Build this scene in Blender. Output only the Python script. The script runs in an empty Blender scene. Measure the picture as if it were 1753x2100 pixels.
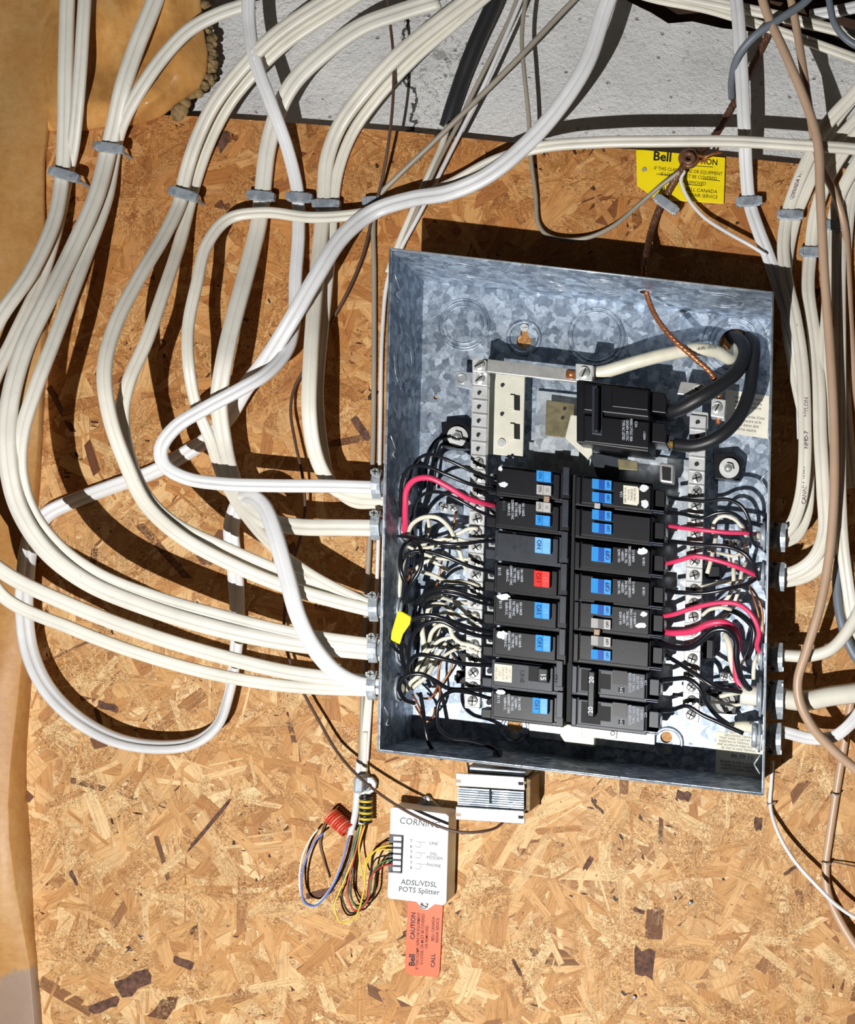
import bpy, bmesh, math, random
from mathutils import Vector, Matrix
random.seed(7)
S = bpy.context.scene
COL = S.collection
# ------------------------------------------------------------------ camera, world, lamp, exposure
F, D0, U0, V0, ZC = 2090.0, 1.08, 1573.0, 1254.0, 1.5      # focal (px), distance to the board, principal point, camera height
cam = bpy.data.cameras.new('camera'); co = bpy.data.objects.new('camera', cam); COL.objects.link(co)
co.location = (0, -D0, ZC); co.rotation_euler = (math.pi/2, 0, 0)
cam.sensor_fit = 'HORIZONTAL'; cam.sensor_width = 36; cam.lens = 36*F/1753
cam.shift_x = (876.5-U0)/1753; cam.shift_y = (V0-1050)/1753; cam.clip_start = 0.01
S.camera = co
w = bpy.data.worlds.new('world'); S.world = w; w.use_nodes = True
w.node_tree.nodes['Background'].inputs[0].default_value = (0.75, 0.62, 0.55, 1)
w.node_tree.nodes['Background'].inputs[1].default_value = 0.02
ld = bpy.data.lights.new('work_light', 'POINT'); lo = bpy.data.objects.new('work_light', ld); COL.objects.link(lo)
lo.location = (-0.362, -1.25, ZC-0.447); ld.energy = 96; ld.shadow_soft_size = 0.006; ld.color = (1, 0.985, 0.96)
S.view_settings.view_transform = 'Standard'; S.view_settings.look = 'None'
S.view_settings.exposure = 0.0; S.view_settings.gamma = 1; S.view_settings.use_curve_mapping = False

def P(u, v, h=0.0):
    k = (D0-h)/F
    return Vector(((u-U0)*k, -h, ZC-(v-V0)*k))
def px(n, h=0.0): return n*(D0-h)/F
NRM = Vector((0, -1, 0))

# ------------------------------------------------------------------ materials
def srgb(r, g, b):
    f = lambda c: (c/255/12.92) if c/255 <= 0.04045 else ((c/255+0.055)/1.055)**2.4
    return (f(r), f(g), f(b), 1)
MC = {}
class NT:
    def __init__(s, name):
        s.m = bpy.data.materials.new(name); s.m.use_nodes = True
        s.t = s.m.node_tree; s.b = s.t.nodes['Principled BSDF']; s.L = s.t.links.new
    def n(s, kind, **kw):
        o = s.t.nodes.new(kind)
        for k, v in kw.items():
            if k in o.inputs.keys() and not hasattr(o, k): o.inputs[k].default_value = v
            else: setattr(o, k, v)
        return o
    def inp(s, node, key, val):
        if isinstance(val, (int, float, tuple)): node.inputs[key].default_value = val
        else: s.L(val, node.inputs[key])
    def math(s, op, a, b=0.0, c=None):
        o = s.n('ShaderNodeMath', operation=op); s.inp(o, 0, a); s.inp(o, 1, b)
        if c is not None: s.inp(o, 2, c)
        return o.outputs[0]
    def noise(s, vec, scale, detail=3, rough=0.55, dist=0):
        o = s.n('ShaderNodeTexNoise'); o.inputs['Scale'].default_value = scale; o.inputs['Detail'].default_value = detail
        o.inputs['Roughness'].default_value = rough; o.inputs['Distortion'].default_value = dist
        if vec is not None: s.L(vec, o.inputs['Vector'])
        return o.outputs[0]
    def ramp(s, fac, stops, interp='LINEAR'):
        o = s.n('ShaderNodeValToRGB'); r = o.color_ramp; r.interpolation = interp
        while len(r.elements) < len(stops): r.elements.new(0.5)
        for e, (p, c) in zip(r.elements, stops): e.position = p; e.color = c
        s.L(fac, o.inputs[0]); return o.outputs[0]
    def mix(s, fac, a, b, mode='MIX'):
        o = s.n('ShaderNodeMix', data_type='RGBA', blend_type=mode)
        s.inp(o, 0, fac); s.inp(o, 6, a); s.inp(o, 7, b); return o.outputs[2]
    def coord(s): return s.n('ShaderNodeTexCoord').outputs['Object']
    def mapping(s, vec, rot=(0,0,0), scale=(1,1,1), loc=(0,0,0)):
        o = s.n('ShaderNodeMapping'); o.inputs['Rotation'].default_value = rot; o.inputs['Scale'].default_value = scale
        o.inputs['Location'].default_value = loc; s.L(vec, o.inputs[0]); return o.outputs[0]
    def bump(s, h, strength=0.3, dist=0.001):
        o = s.n('ShaderNodeBump'); o.inputs['Strength'].default_value = strength; o.inputs['Distance'].default_value = dist
        s.L(h, o.inputs['Height']); s.L(o.outputs[0], s.b.inputs['Normal'])
    def col(s, c): s.inp(s.b, 'Base Color', c)

def simple(name, rgb, rough=0.45, metal=0.0, var=0.0, vscale=60, bump=0.0, spec=0.5):
    if name in MC: return MC[name]
    t = NT(name); c = srgb(*rgb)
    t.b.inputs['Roughness'].default_value = rough; t.b.inputs['Metallic'].default_value = metal
    t.b.inputs['Specular IOR Level'].default_value = spec
    v = t.n('ShaderNodeNewGeometry').outputs['Position']
    nz = t.noise(v, vscale, 4, 0.6)
    lo_ = tuple(x*(1-var) for x in c[:3])+(1,); hi_ = tuple(min(1, x*(1+var*0.6)) for x in c[:3])+(1,)
    t.col(t.ramp(nz, [(0.3, lo_), (0.62, hi_)]))
    if bump: t.bump(t.noise(v, vscale*6, 3), bump, 0.0006)
    MC[name] = t.m; return t.m

def cable_mat(name, rgb, rough=0.38, dirt=0.3):
    t = NT(name); c = srgb(*rgb); v = t.n('ShaderNodeNewGeometry').outputs['Position']
    a = t.noise(v, 14, 4, 0.6); b = t.noise(v, 260, 3, 0.7)
    base = t.ramp(a, [(0.35, tuple(x*0.84 for x in c[:3])+(1,)), (0.6, c)])
    d = t.ramp(b, [(0.66, (0,0,0,1)), (0.76, (1,1,1,1))])
    t.col(t.mix(t.math('MULTIPLY', d, dirt), base, tuple(x*0.4 for x in c[:3])+(1,)))
    t.b.inputs['Roughness'].default_value = rough; t.bump(t.noise(v, 120, 2), 0.12, 0.0008); MC[name] = t.m; return t.m

def osb_mat():
    t = NT('oriented_strand_board'); co_ = t.coord()
    wn = t.n('ShaderNodeTexNoise'); wn.inputs['Scale'].default_value = 22; wn.inputs['Detail'].default_value = 2; t.L(co_, wn.inputs['Vector'])
    sub = t.n('ShaderNodeVectorMath', operation='SUBTRACT'); t.L(wn.outputs[1], sub.inputs[0]); sub.inputs[1].default_value = (.5,.5,.5)
    scl = t.n('ShaderNodeVectorMath', operation='SCALE'); t.L(sub.outputs[0], scl.inputs[0]); scl.inputs[3].default_value = 0.012
    add = t.n('ShaderNodeVectorMath', operation='ADD'); t.L(co_, add.inputs[0]); t.L(scl.outputs[0], add.inputs[1]); vec = add.outputs[0]
    pal = [(0.0, srgb(158,112,70)), (0.12, srgb(204,162,110)), (0.35, srgb(192,146,94)), (0.5, srgb(216,180,128)), (0.66, srgb(180,132,82)), (0.8, srgb(228,200,152)), (0.93, srgb(200,156,104))]
    col = None; hgt = None
    layers = [(0.2,0.05,0.018,0.0,1),(1.3,0.045,0.015,0.45,2),(2.3,0.06,0.016,0.5,3),(0.75,0.07,0.012,0.6,4),(2.85,0.05,0.014,0.62,5),(1.75,0.075,0.010,0.66,6),(0.45,0.03,0.007,0.7,7),(2.6,0.035,0.006,0.74,8)]
    for th, ln, wd, thr, sd in layers:
        m1 = t.mapping(vec, rot=(0, th, 0), loc=(sd*3.7, 0, sd*1.9))
        m2 = t.mapping(m1, scale=(1/ln, 0.001, 1/wd))
        vo = t.n('ShaderNodeTexVoronoi', feature='F1', voronoi_dimensions='3D'); vo.inputs['Scale'].default_value = 1; vo.inputs['Randomness'].default_value = 1
        t.L(m2, vo.inputs['Vector'])
        sp = t.n('ShaderNodeSeparateColor'); t.L(vo.outputs['Color'], sp.inputs[0])
        ve = t.n('ShaderNodeTexVoronoi', feature='DISTANCE_TO_EDGE'); ve.inputs['Scale'].default_value = 1; t.L(m2, ve.inputs['Vector'])
        g = t.noise(t.mapping(m1, scale=(30, 0, 420)), 1.0, 3, 0.65)
        c = t.ramp(sp.outputs[1], pal, 'CONSTANT' if sd < 0 else 'LINEAR')
        gr = t.ramp(g, [(0.25, (0.58,0.50,0.42,1)), (0.62, (1.05,1.04,1.02,1))])
        c = t.mix(0.75, c, gr, 'MULTIPLY')
        eg = t.math('MULTIPLY', t.math('LESS_THAN', ve.outputs['Distance'], 0.035), t.math('GREATER_THAN', t.noise(vec, 45+sd, 2), 0.52))
        c = t.mix(t.math('MULTIPLY', eg, 0.55), c, srgb(120,76,40))
        hh = t.math('ADD', t.math('MULTIPLY', sp.outputs[2], 0.7), t.math('MULTIPLY', g, 0.45))
        if col is None: col, hgt = c, hh
        else:
            msk = t.math('GREATER_THAN', sp.outputs[0], thr)
            # ragged ends
            col = t.mix(msk, col, c); mm = t.n('ShaderNodeMix', data_type='FLOAT'); t.L(msk, mm.inputs[0]); t.L(hgt, mm.inputs[2]); t.L(t.math('ADD', hh, 0.25), mm.inputs[3]); hgt = mm.outputs[0]
    # bark-dark flakes and slivers
    for th, ln, wd, thr, sd, cc in [(2.2,0.03,0.009,0.985,11,(92,62,44)),(0.9,0.02,0.003,0.975,12,(120,76,44)),(2.9,0.012,0.0028,0.975,13,(84,52,32)),(0.35,0.04,0.02,0.988,14,(84,62,56)),(1.9,0.009,0.004,0.985,15,(76,50,34)),(0.1,0.035,0.01,0.98,16,(150,100,60))]:
        m1 = t.mapping(vec, rot=(0, th, 0), loc=(sd*3.7, 0, sd*1.9))
        vo = t.n('ShaderNodeTexVoronoi', feature='F1'); vo.inputs['Scale'].default_value = 1; t.L(t.mapping(m1, scale=(1/ln, .001, 1/wd)), vo.inputs['Vector'])
        sp = t.n('ShaderNodeSeparateColor'); t.L(vo.outputs['Color'], sp.inputs[0])
        nz = t.noise(t.mapping(m1, scale=(110, 0, 260)), 1, 4, 0.75)
        near = t.math('LESS_THAN', t.math('ADD', vo.outputs['Distance'], t.math('MULTIPLY', nz, 1.1)), 0.92)
        msk = t.math('MULTIPLY', t.math('GREATER_THAN', sp.outputs[0], thr), near)
        col = t.mix(msk, col, t.ramp(nz, [(0.35, srgb(*[int(x*0.55) for x in cc])), (0.6, srgb(*cc))]))
    # fine fissures
    f1 = t.noise(vec, 105, 5, 0.78, 1.2)
    rid = t.math('ABSOLUTE', t.math('SUBTRACT', f1, 0.5))
    area = t.ramp(t.noise(vec, 16, 2), [(0.42, (0,0,0,1)), (0.62, (1,1,1,1))])
    fm = t.math('MULTIPLY', t.math('LESS_THAN', rid, 0.016), area)
    col = t.mix(t.math('MULTIPLY', fm, 0.7), col, srgb(112,68,30))
    sp2 = t.math('GREATER_THAN', t.noise(vec, 210, 2, 0.5), 0.71)
    col = t.mix(t.math('MULTIPLY', sp2, 0.8), col, srgb(84,50,28))
    sp3 = t.math('GREATER_THAN', t.noise(t.mapping(vec, loc=(4,4,4)), 190, 2, 0.5), 0.69)
    col = t.mix(t.math('MULTIPLY', sp3, 0.6), col, srgb(244,216,164))
    # large blotches of tone: the upper board is darker and browner
    tone = t.noise(t.mapping(co_, loc=(2,0,0)), 3.2, 3)
    sx = t.n('ShaderNodeSeparateXYZ'); t.L(co_, sx.inputs[0])
    hz = t.n('ShaderNodeMapRange'); t.L(sx.outputs[2], hz.inputs[0]); hz.inputs[1].default_value = 1.45; hz.inputs[2].default_value = 2.0
    age = t.math('ADD', hz.outputs[0], t.math('MULTIPLY', t.math('SUBTRACT', tone, 0.5), 0.9))
    col = t.mix(1.0, col, t.ramp(age, [(0.0, (1.02,1.03,1.07,1)), (0.5, (0.93,0.80,0.66,1)), (1.0, (0.90,0.70,0.52,1))]), 'MULTIPLY')
    t.col(col); t.b.inputs['Roughness'].default_value = 0.62; t.b.inputs['Specular IOR Level'].default_value = 0.35
    hgt = t.math('ADD', hgt, t.math('MULTIPLY', fm, -0.5)); t.bump(hgt, 0.55, 0.0016)
    MC['osb'] = t.m; return t.m

def concrete_mat():
    t = NT('painted_concrete'); c = t.coord()
    a = t.noise(c, 9, 5, 0.6); b = t.noise(c, 120, 5, 0.75); pit = t.n('ShaderNodeTexVoronoi'); pit.inputs['Scale'].default_value = 75; t.L(c, pit.inputs['Vector'])
    col = t.ramp(a, [(0.3, srgb(202,202,202)), (0.7, srgb(236,235,233))])
    p = t.ramp(pit.outputs['Distance'], [(0.10, (1,1,1,1)), (0.2, (0,0,0,1))])
    sel = t.math('GREATER_THAN', t.noise(c, 40, 2), 0.54); pm = t.math('MULTIPLY', p, sel)
    col = t.mix(t.math('MULTIPLY', pm, 0.6), col, srgb(110,105,100))
    dk = t.ramp(b, [(0.27, (0.5,0.5,0.51,1)), (0.44, (1,1,1,1))]); col = t.mix(0.7, col, dk, 'MULTIPLY')
    # a dirty rougher patch with a crack, left third
    sx = t.n('ShaderNodeSeparateXYZ'); t.L(c, sx.inputs[0])
    wob = t.math('MULTIPLY', t.math('SUBTRACT', t.noise(c, 22, 4, 0.7), 0.5), 0.05)
    xx = t.math('ADD', sx.outputs[0], wob)
    xc = P(838, 100, -0.02)[0]
    crack = t.math('LESS_THAN', t.math('ABSOLUTE', t.math('SUBTRACT', xx, xc)), 0.0016)
    patch = t.math('MULTIPLY', t.math('GREATER_THAN', xx, xc-0.004), t.math('LESS_THAN', xx, xc+0.055))
    rgh = t.math('GREATER_THAN', t.noise(c, 70, 5, 0.8, 2.0), 0.56)
    col = t.mix(t.math('MULTIPLY', t.math('MULTIPLY', patch, rgh), 0.55), col, srgb(92,90,84))
    col = t.mix(t.math('MULTIPLY', crack, 0.9), col, srgb(24,22,22))
    t.col(col); t.b.inputs['Roughness'].default_value = 0.8
    h = t.math('SUBTRACT', t.math('ADD', t.math('MULTIPLY', b, 0.6), t.math('MULTIPLY', a, 0.5)), t.math('MULTIPLY', pm, 0.5)); h = t.math('SUBTRACT', h, crack)
    t.bump(t.math('ADD', h, t.math('MULTIPLY', t.noise(c, 240, 4, 0.7), 0.5)), 0.7, 0.005); MC['concrete'] = t.m; return t.m

def steel_mat(name, lo_, hi_, metal=0.45, rough=0.42):
    t = NT(name); c = t.n('ShaderNodeNewGeometry').outputs['Position']
    w_ = t.noise(c, 60, 3, 0.6, 1.2)
    vo = t.n('ShaderNodeTexVoronoi'); vo.inputs['Scale'].default_value = 130
    wn = t.n('ShaderNodeTexNoise'); wn.inputs['Scale'].default_value = 90; wn.inputs['Detail'].default_value = 4; t.L(c, wn.inputs['Vector'])
    mx = t.n('ShaderNodeMix', data_type='VECTOR'); mx.inputs[0].default_value = 0.012; t.L(c, mx.inputs[4]); t.L(wn.outputs[1], mx.inputs[5]); t.L(mx.outputs[1], vo.inputs['Vector'])
    sp = t.n('ShaderNodeSeparateColor'); t.L(vo.outputs['Color'], sp.inputs[0])
    f = t.math('ADD', t.math('MULTIPLY', sp.outputs[0], 0.35), t.math('MULTIPLY', t.noise(c, 190, 5, 0.7, 0.8), 0.75))
    t.col(t.ramp(f, [(0.2, srgb(*lo_)), (0.5, srgb(*[(a+b)//2 for a, b in zip(lo_, hi_)])), (0.78, srgb(*hi_))]))
    t.b.inputs['Metallic'].default_value = metal
    t.L(t.ramp(sp.outputs[1], [(0, (rough-.08,)*3+(1,)), (1, (rough+.12,)*3+(1,))]), t.b.inputs['Roughness'])
    t.bump(t.noise(c, 400, 2), 0.08, 0.0004); MC[name] = t.m; return t.m

def wrap_mat(name, c1, c2, c3, rough, stain=None):
    t = NT(name); c = t.n('ShaderNodeNewGeometry').outputs['Position']
    a = t.noise(c, 6, 5, 0.65, 0.8); b = t.noise(c, 130, 4, 0.7)
    col = t.ramp(a, [(0.3, srgb(*c1)), (0.5, srgb(*c2)), (0.68, srgb(*c3))])
    col = t.mix(0.45, col, t.ramp(b, [(0.3, (0.72,0.6,0.5,1)), (0.6, (1.05,1.03,1.0,1))]), 'MULTIPLY')
    if stain:
        d = t.n('ShaderNodeVectorMath', operation='DISTANCE'); t.L(c, d.inputs[0]); d.inputs[1].default_value = stain[0]
        e = t.math('ADD', d.outputs['Value'], t.math('MULTIPLY', t.noise(c, 35, 4, 0.7), 0.06))
        col = t.mix(t.ramp(e, [(stain[1], (0.85,0.85,0.85,1)), (stain[1]+0.01, (0,0,0,1))]), col, srgb(142,124,112))
    t.col(col); t.b.inputs['Roughness'].default_value = rough
    t.bump(t.math('ADD', t.noise(c, 18, 3), t.math('MULTIPLY', b, 0.15)), 0.35, 0.004); MC[name] = t.m; return t.m

osb_mat(); concrete_mat()
galv = steel_mat('galvanised_steel', (88,101,119), (206,217,229), 0.68, 0.5)
zinc = steel_mat('zinc_plate', (150,160,170), (215,222,228), 0.5, 0.35)
alu = simple('aluminium', (205,205,202), 0.3, 0.55, 0.15, 90)
aluf = simple('bright_bar_aluminium', (228,230,230), 0.28, 0.4, 0.12, 120)
screwm = simple('screw_steel', (196,198,196), 0.3, 0.6, 0.3, 300)
white = cable_mat('white_sheath', (226,227,228))
cream = cable_mat('cream_sheath', (226,222,209))
aged = cable_mat('aged_grey_sheath', (222,219,208), 0.45, 0.5)
tan = cable_mat('tan_sheath', (190,160,134), 0.4, 0.3)
greyc = cable_mat('grey_sheath', (112,120,130), 0.45, 0.3)
blackc = cable_mat('black_rubber_sheath', (34,35,38), 0.45, 0.1)
brownw = cable_mat('brown_bell_wire', (88,66,56), 0.45, 0.2)
thinw = cable_mat('grey_thin_sheath', (160,152,138), 0.45, 0.3)
bk = simple('black_wire', (22,24,30), 0.28, 0, 0.2, 60, 0, 0.7)
redw = simple('red_wire', (226,62,104), 0.35, 0, 0.12, 60)
whw = simple('white_wire', (226,222,202), 0.4, 0, 0.12, 60)
copper = simple('bare_copper', (186,118,78), 0.35, 0.6, 0.35, 200)
oldcop = simple('old_copper', (120,84,66), 0.5, 0.4, 0.5, 200)
brass = simple('brass', (196,160,70), 0.35, 0.6, 0.3, 200)
bkpl = simple('black_plastic', (12,13,19), 0.4, 0, 0.25, 80, 0.05, 0.35)
gypl = simple('grey_black_plastic', (40,45,54), 0.42, 0, 0.25, 90, 0.05, 0.4)
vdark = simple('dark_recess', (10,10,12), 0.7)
blue = simple('blue_toggle', (52,150,228), 0.4, 0, 0.06); blued = simple('blue_toggle_dark', (22,80,168), 0.4)
lblue = simple('pale_blue_toggle', (116,184,238), 0.4, 0, 0.05); redt = simple('red_toggle', (232,48,42), 0.4, 0, 0.05)
greyt = simple('grey_toggle', (180,178,176), 0.45, 0, 0.06); greyd = simple('grey_toggle_dark', (112,112,114), 0.45)
tie = simple('handle_tie_tan', (160,134,112), 0.5, 0, 0.1)
paper = simple('paper_sticker', (226,220,202), 0.7, 0, 0.08); ink = simple('black_ink', (26,26,28), 0.6); inkgrey = simple('grey_ink', (84,88,88), 0.6)
inkpurp = simple('purple_ink', (118,84,104), 0.6); inkwhite = simple('white_ink', (205,212,222), 0.6); emb = simple('embossed_dark_blue', (20,70,130), 0.5)
yellow = simple('yellow_plastic', (246,222,22), 0.4, 0, 0.06); orange = simple('orange_plastic_tag', (236,104,64), 0.45, 0, 0.05)
whpl = simple('white_plastic', (214,216,222), 0.4, 0, 0.04); beigep = simple('beige_side_plastic', (170,150,124), 0.5, 0, 0.1)
crmm = simple('cream_painted_steel', (216,214,198), 0.45, 0.1, 0.08); stapm = steel_mat('staple_grey', (118,128,138), (176,184,192), 0.3, 0.5)
dull = simple('dull_brass_plate', (120,112,84), 0.5, 0.4, 0.35, 120); bluejk = simple('blue_jacket_wire', (92,120,196), 0.4)
redcoil = simple('orange_red_wire', (206,66,44), 0.4); greenw = simple('green_wire', (70,120,72), 0.4); ylw = simple('yellow_wire', (216,190,60), 0.4)
wood = simple('dark_old_timber', (70,48,34), 0.8, 0, 0.5, 30, 0.3); foam = simple('yellowed_foam', (128,106,70), 0.9, 0, 0.75, 90, 0.8)
kraft = wrap_mat('brown_kraft_wrap', (164,112,54), (180,134,78), (188,150,100), 0.5, (P(40, 2075, .03), 0.068))
poly = wrap_mat('brown_poly_film', (128,90,52), (200,148,84), (224,184,126), 0.2)

# ------------------------------------------------------------------ mesh builder
class MB:
    def __init__(s): s.v = []; s.f = []; s.sm = []
    def add(s, vs, fs, smooth=False):
        o = len(s.v); s.v += [Vector(x) for x in vs]; s.f += [tuple(i+o for i in f) for f in fs]; s.sm += [smooth]*len(fs); return s
    def prism(s, front, back):
        n = len(front); vs = list(front)+list(back)
        fs = [tuple(range(n)), tuple(range(2*n-1, n-1, -1))]+[(i, i+n, (i+1) % n+n, (i+1) % n) for i in range(n)]
        return s.add(vs, fs)
    def slab(s, pts, h1, h0, foot=None):
        """pixel outline seen at height h1, run straight back to h0"""
        fr = [P(u, v, h1) for u, v in pts]; return s.prism(fr, [Vector((p.x, -h0, p.z)) for p in fr])
    def box(s, c, ax, ay, az, smooth=False):
        c = Vector(c); vs = [c+ax*i+ay*j+az*k for i in (-1,1) for j in (-1,1) for k in (-1,1)]
        return s.add(vs, [(0,1,3,2),(4,6,7,5),(0,4,5,1),(2,3,7,6),(0,2,6,4),(1,5,7,3)])
    def cyl(s, p0, p1, r0, r1=None, n=14, smooth=True, cap=True):
        p0 = Vector(p0); p1 = Vector(p1); r1 = r0 if r1 is None else r1
        d = (p1-p0).normalized(); a = d.orthogonal().normalized(); b = d.cross(a)
        vs = [p0+(a*math.cos(i*2*math.pi/n)+b*math.sin(i*2*math.pi/n))*r0 for i in range(n)]+[p1+(a*math.cos(i*2*math.pi/n)+b*math.sin(i*2*math.pi/n))*r1 for i in range(n)]
        s.add(vs, [(i, (i+1) % n, (i+1) % n+n, i+n) for i in range(n)], smooth)
        if cap: s.add(vs, [tuple(range(n-1, -1, -1)), tuple(range(n, 2*n))])
        return s
    def dome(s, c, nrm, r, hgt, n=14, rings=4):
        c = Vector(c); d = Vector(nrm).normalized(); a = d.orthogonal().normalized(); b = d.cross(a); vs = []; fs = []
        for j in range(rings):
            q = j/rings*math.pi/2
            for i in range(n):
                t_ = i*2*math.pi/n; vs.append(c+(a*math.cos(t_)+b*math.sin(t_))*r*math.cos(q)+d*hgt*math.sin(q))
        vs.append(c+d*hgt)
        for j in range(rings-1):
            for i in range(n): fs.append((j*n+i, j*n+(i+1) % n, (j+1)*n+(i+1) % n, (j+1)*n+i))
        for i in range(n): fs.append(((rings-1)*n+i, (rings-1)*n+(i+1) % n, len(vs)-1))
        return s.add(vs, fs, True)
    def ring(s, c, nrm, R, r, n=32, m=6, ax=None, flat=1.0, arc=1.0):
        c = Vector(c); d = Vector(nrm).normalized(); a = (Vector(ax) if ax is not None else d.orthogonal()).normalized(); b = d.cross(a); vs = []; fs = []
        nn = n if arc >= 1 else n+1
        for i in range(nn):
            t_ = i*2*math.pi*arc/n; o = a*math.cos(t_)+b*math.sin(t_)
            for j in range(m):
                q = j*2*math.pi/m; vs.append(c+o*(R+r*math.cos(q))+d*r*flat*math.sin(q))
        for i in range(n):
            if arc < 1 and i+1 >= nn: break
            for j in range(m): fs.append((i*m+j, ((i+1) % nn)*m+j, ((i+1) % nn)*m+(j+1) % m, i*m+(j+1) % m))
        return s.add(vs, fs, True)
    def sweep(s, pts, prof, up=NRM, twist=0.0, tw=None, scale=None):
        n = len(pts); m = len(prof); vs = []; L = 0; prev_n = None
        for i, p in enumerate(pts):
            t_ = (pts[min(i+1, n-1)]-pts[max(i-1, 0)])
            if t_.length < 1e-9: t_ = Vector((1,0,0))
            t_.normalize()
            if prev_n is None: nn = up-t_*up.dot(t_)
            else:
                nn = prev_n-t_*prev_n.dot(t_); u2 = up-t_*up.dot(t_)
                k = min(1, u2.length*2); nn = nn.normalized()*(1-0.35*k)+(u2.normalized()*0.35*k if u2.length > 1e-4 else Vector())
            if nn.length < 1e-5: nn = t_.orthogonal()
            nn.normalize(); prev_n = nn
            if i: L += (pts[i]-pts[i-1]).length
            sd = t_.cross(nn); an = twist*L+(tw[i] if tw else 0); ca, sa = math.cos(an), math.sin(an)
            A = sd*ca+nn*sa; B = nn*ca-sd*sa; k = scale[i] if scale else 1
            vs += [p+A*x*k+B*y*k for x, y in prof]
        fs = [(i*m+j, i*m+(j+1) % m, (i+1)*m+(j+1) % m, (i+1)*m+j) for i in range(n-1) for j in range(m)]
        s.add(vs, fs, True); s.add(vs[:m], [tuple(range(m-1, -1, -1))]); s.add(vs[-m:], [tuple(range(m))]); return s
    def build(s, name, mat, parent=None, bevel=0, label=None, solid=None):
        root = parent
        while root is not None and root.parent is not None: root = root.parent
        if root is not None: off = Vector(root.location) if root.type == 'EMPTY' else Vector(root['_o'])
        else:
            off = sum(s.v, Vector())/max(1, len(s.v))
        me = bpy.data.meshes.new(name); me.from_pydata([v-off for v in s.v], [], s.f)
        me.polygons.foreach_set('use_smooth', s.sm); me.materials.append(mat); me.update()
        bm = bmesh.new(); bm.from_mesh(me); bmesh.ops.remove_doubles(bm, verts=bm.verts, dist=1e-6); bmesh.ops.recalc_face_normals(bm, faces=bm.faces); bm.to_mesh(me); bm.free()
        o = bpy.data.objects.new(name, me); COL.objects.link(o)
        if parent is not None: o.parent = parent
        else: o.location = off; o['_o'] = tuple(off)
        if bevel:
            b = o.modifiers.new('bevel', 'BEVEL'); b.width = bevel; b.segments = 2; b.limit_method = 'ANGLE'; b.angle_limit = math.radians(40)
        if label: o['label'] = label
        return o
def tag(o, label, cat, group=None):
    o['label'] = label; o['category'] = cat
    if group: o['group'] = group
    return o
def thing(name, loc, label, cat, group=None):
    o = bpy.data.objects.new(name, None); COL.objects.link(o); o.location = loc; o.empty_display_size = 0.01
    return tag(o, label, cat, group)

def spline(pts, step=0.004):
    P_ = [pts[0]*2-pts[1]]+list(pts)+[pts[-1]*2-pts[-2]]; out = []
    for i in range(1, len(P_)-2):
        p0, p1, p2, p3 = P_[i-1:i+3]; n = max(2, min(26, int((p2-p1).length/step)))
        t1 = max(1e-6, (p1-p0).length**.5); t2 = t1+max(1e-6, (p2-p1).length**.5); t3 = t2+max(1e-6, (p3-p2).length**.5)
        for k in range(n):
            t = t1+(t2-t1)*k/n
            A1 = p0*((t1-t)/t1)+p1*(t/t1); A2 = p1*((t2-t)/(t2-t1))+p2*((t-t1)/(t2-t1)); A3 = p2*((t3-t)/(t3-t2))+p3*((t-t2)/(t3-t2))
            B1 = A1*((t2-t)/t2)+A2*(t/t2); B2 = A2*((t3-t)/(t3-t1))+A3*((t-t1)/(t3-t1))
            out.append(B1*((t2-t)/(t2-t1))+B2*((t-t1)/(t2-t1)))
    out.append(pts[-1].copy()); return out
def flatprof(w, th, lobes=2, n=44):
    pr = []
    for i in range(n):
        a = i*2*math.pi/n; c, s_ = math.cos(a), math.sin(a)
        x = w/2*math.copysign(abs(c)**0.75, c); y = th/2*math.copysign(abs(s_)**0.7, s_)
        if lobes == 2: y *= 1-0.48*math.exp(-(x/w/0.05)**2)+0.05*math.exp(-((abs(x)/w-0.22)/0.12)**2)
        pr.append((x, y))
    return pr
def roundprof(r, n=10): return [(r*math.cos(i*2*math.pi/n), r*math.sin(i*2*math.pi/n)) for i in range(n)]
def strandprof(r, k=5, n=20): return [((r*(0.84+0.16*abs(math.cos(k*i*math.pi/n))))*math.cos(i*2*math.pi/n), (r*(0.84+0.16*abs(math.cos(k*i*math.pi/n))))*math.sin(i*2*math.pi/n)) for i in range(n)]
def W(pts):
    w_ = [P(p[0], p[1], p[2]/1000) for p in pts]
    for e, q in ((0, 1), (-1, -2)):                       # cables that leave the picture run on for another 40 cm
        u, v = pts[e][0], pts[e][1]
        if v < -20 or u > 1753 or u < -20:
            d = w_[e]-w_[q]; d.y *= 0.2; d.normalize()
            if e == 0: w_.insert(0, w_[0]+d*0.4)
            else: w_.append(w_[-1]+d*0.4)
    return w_

def flat_cable(label, mat, wpx, pts, th=0.5, lobes=2, name='flat_cable', tws=None, group=None):
    hm = sum(p[2] for p in pts)/len(pts)/1000
    w_ = px(wpx, hm); sp = spline(W(pts), 0.005); tw = None
    if tws:
        n = len(sp); tw = []
        for i in range(n):
            q = i/(n-1); a = 0
            for (q0, a0), (q1, a1) in zip(tws, tws[1:]):
                if q0 <= q <= q1: a = a0+(a1-a0)*(q-q0)/(q1-q0)
            tw.append(math.radians(a))
    mb = MB(); mb.sweep(sp, flatprof(w_, w_*th, lobes), tw=tw)
    return tag(mb.build(name, mat), label, 'cable', group)
def round_cable(label, mat, wpx, pts, name='round_cable', cat='cable', prof=None, twist=0, parent=None, group=None):
    hm = sum(p[2] for p in pts)/len(pts)/1000
    mb = MB(); mb.sweep(spline(W(pts), 0.003), prof(px(wpx/2, hm)) if prof else roundprof(px(wpx/2, hm)), twist=twist)
    o = mb.build(name, mat, parent)
    return o if parent is not None else tag(o, label, cat, group)

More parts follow.
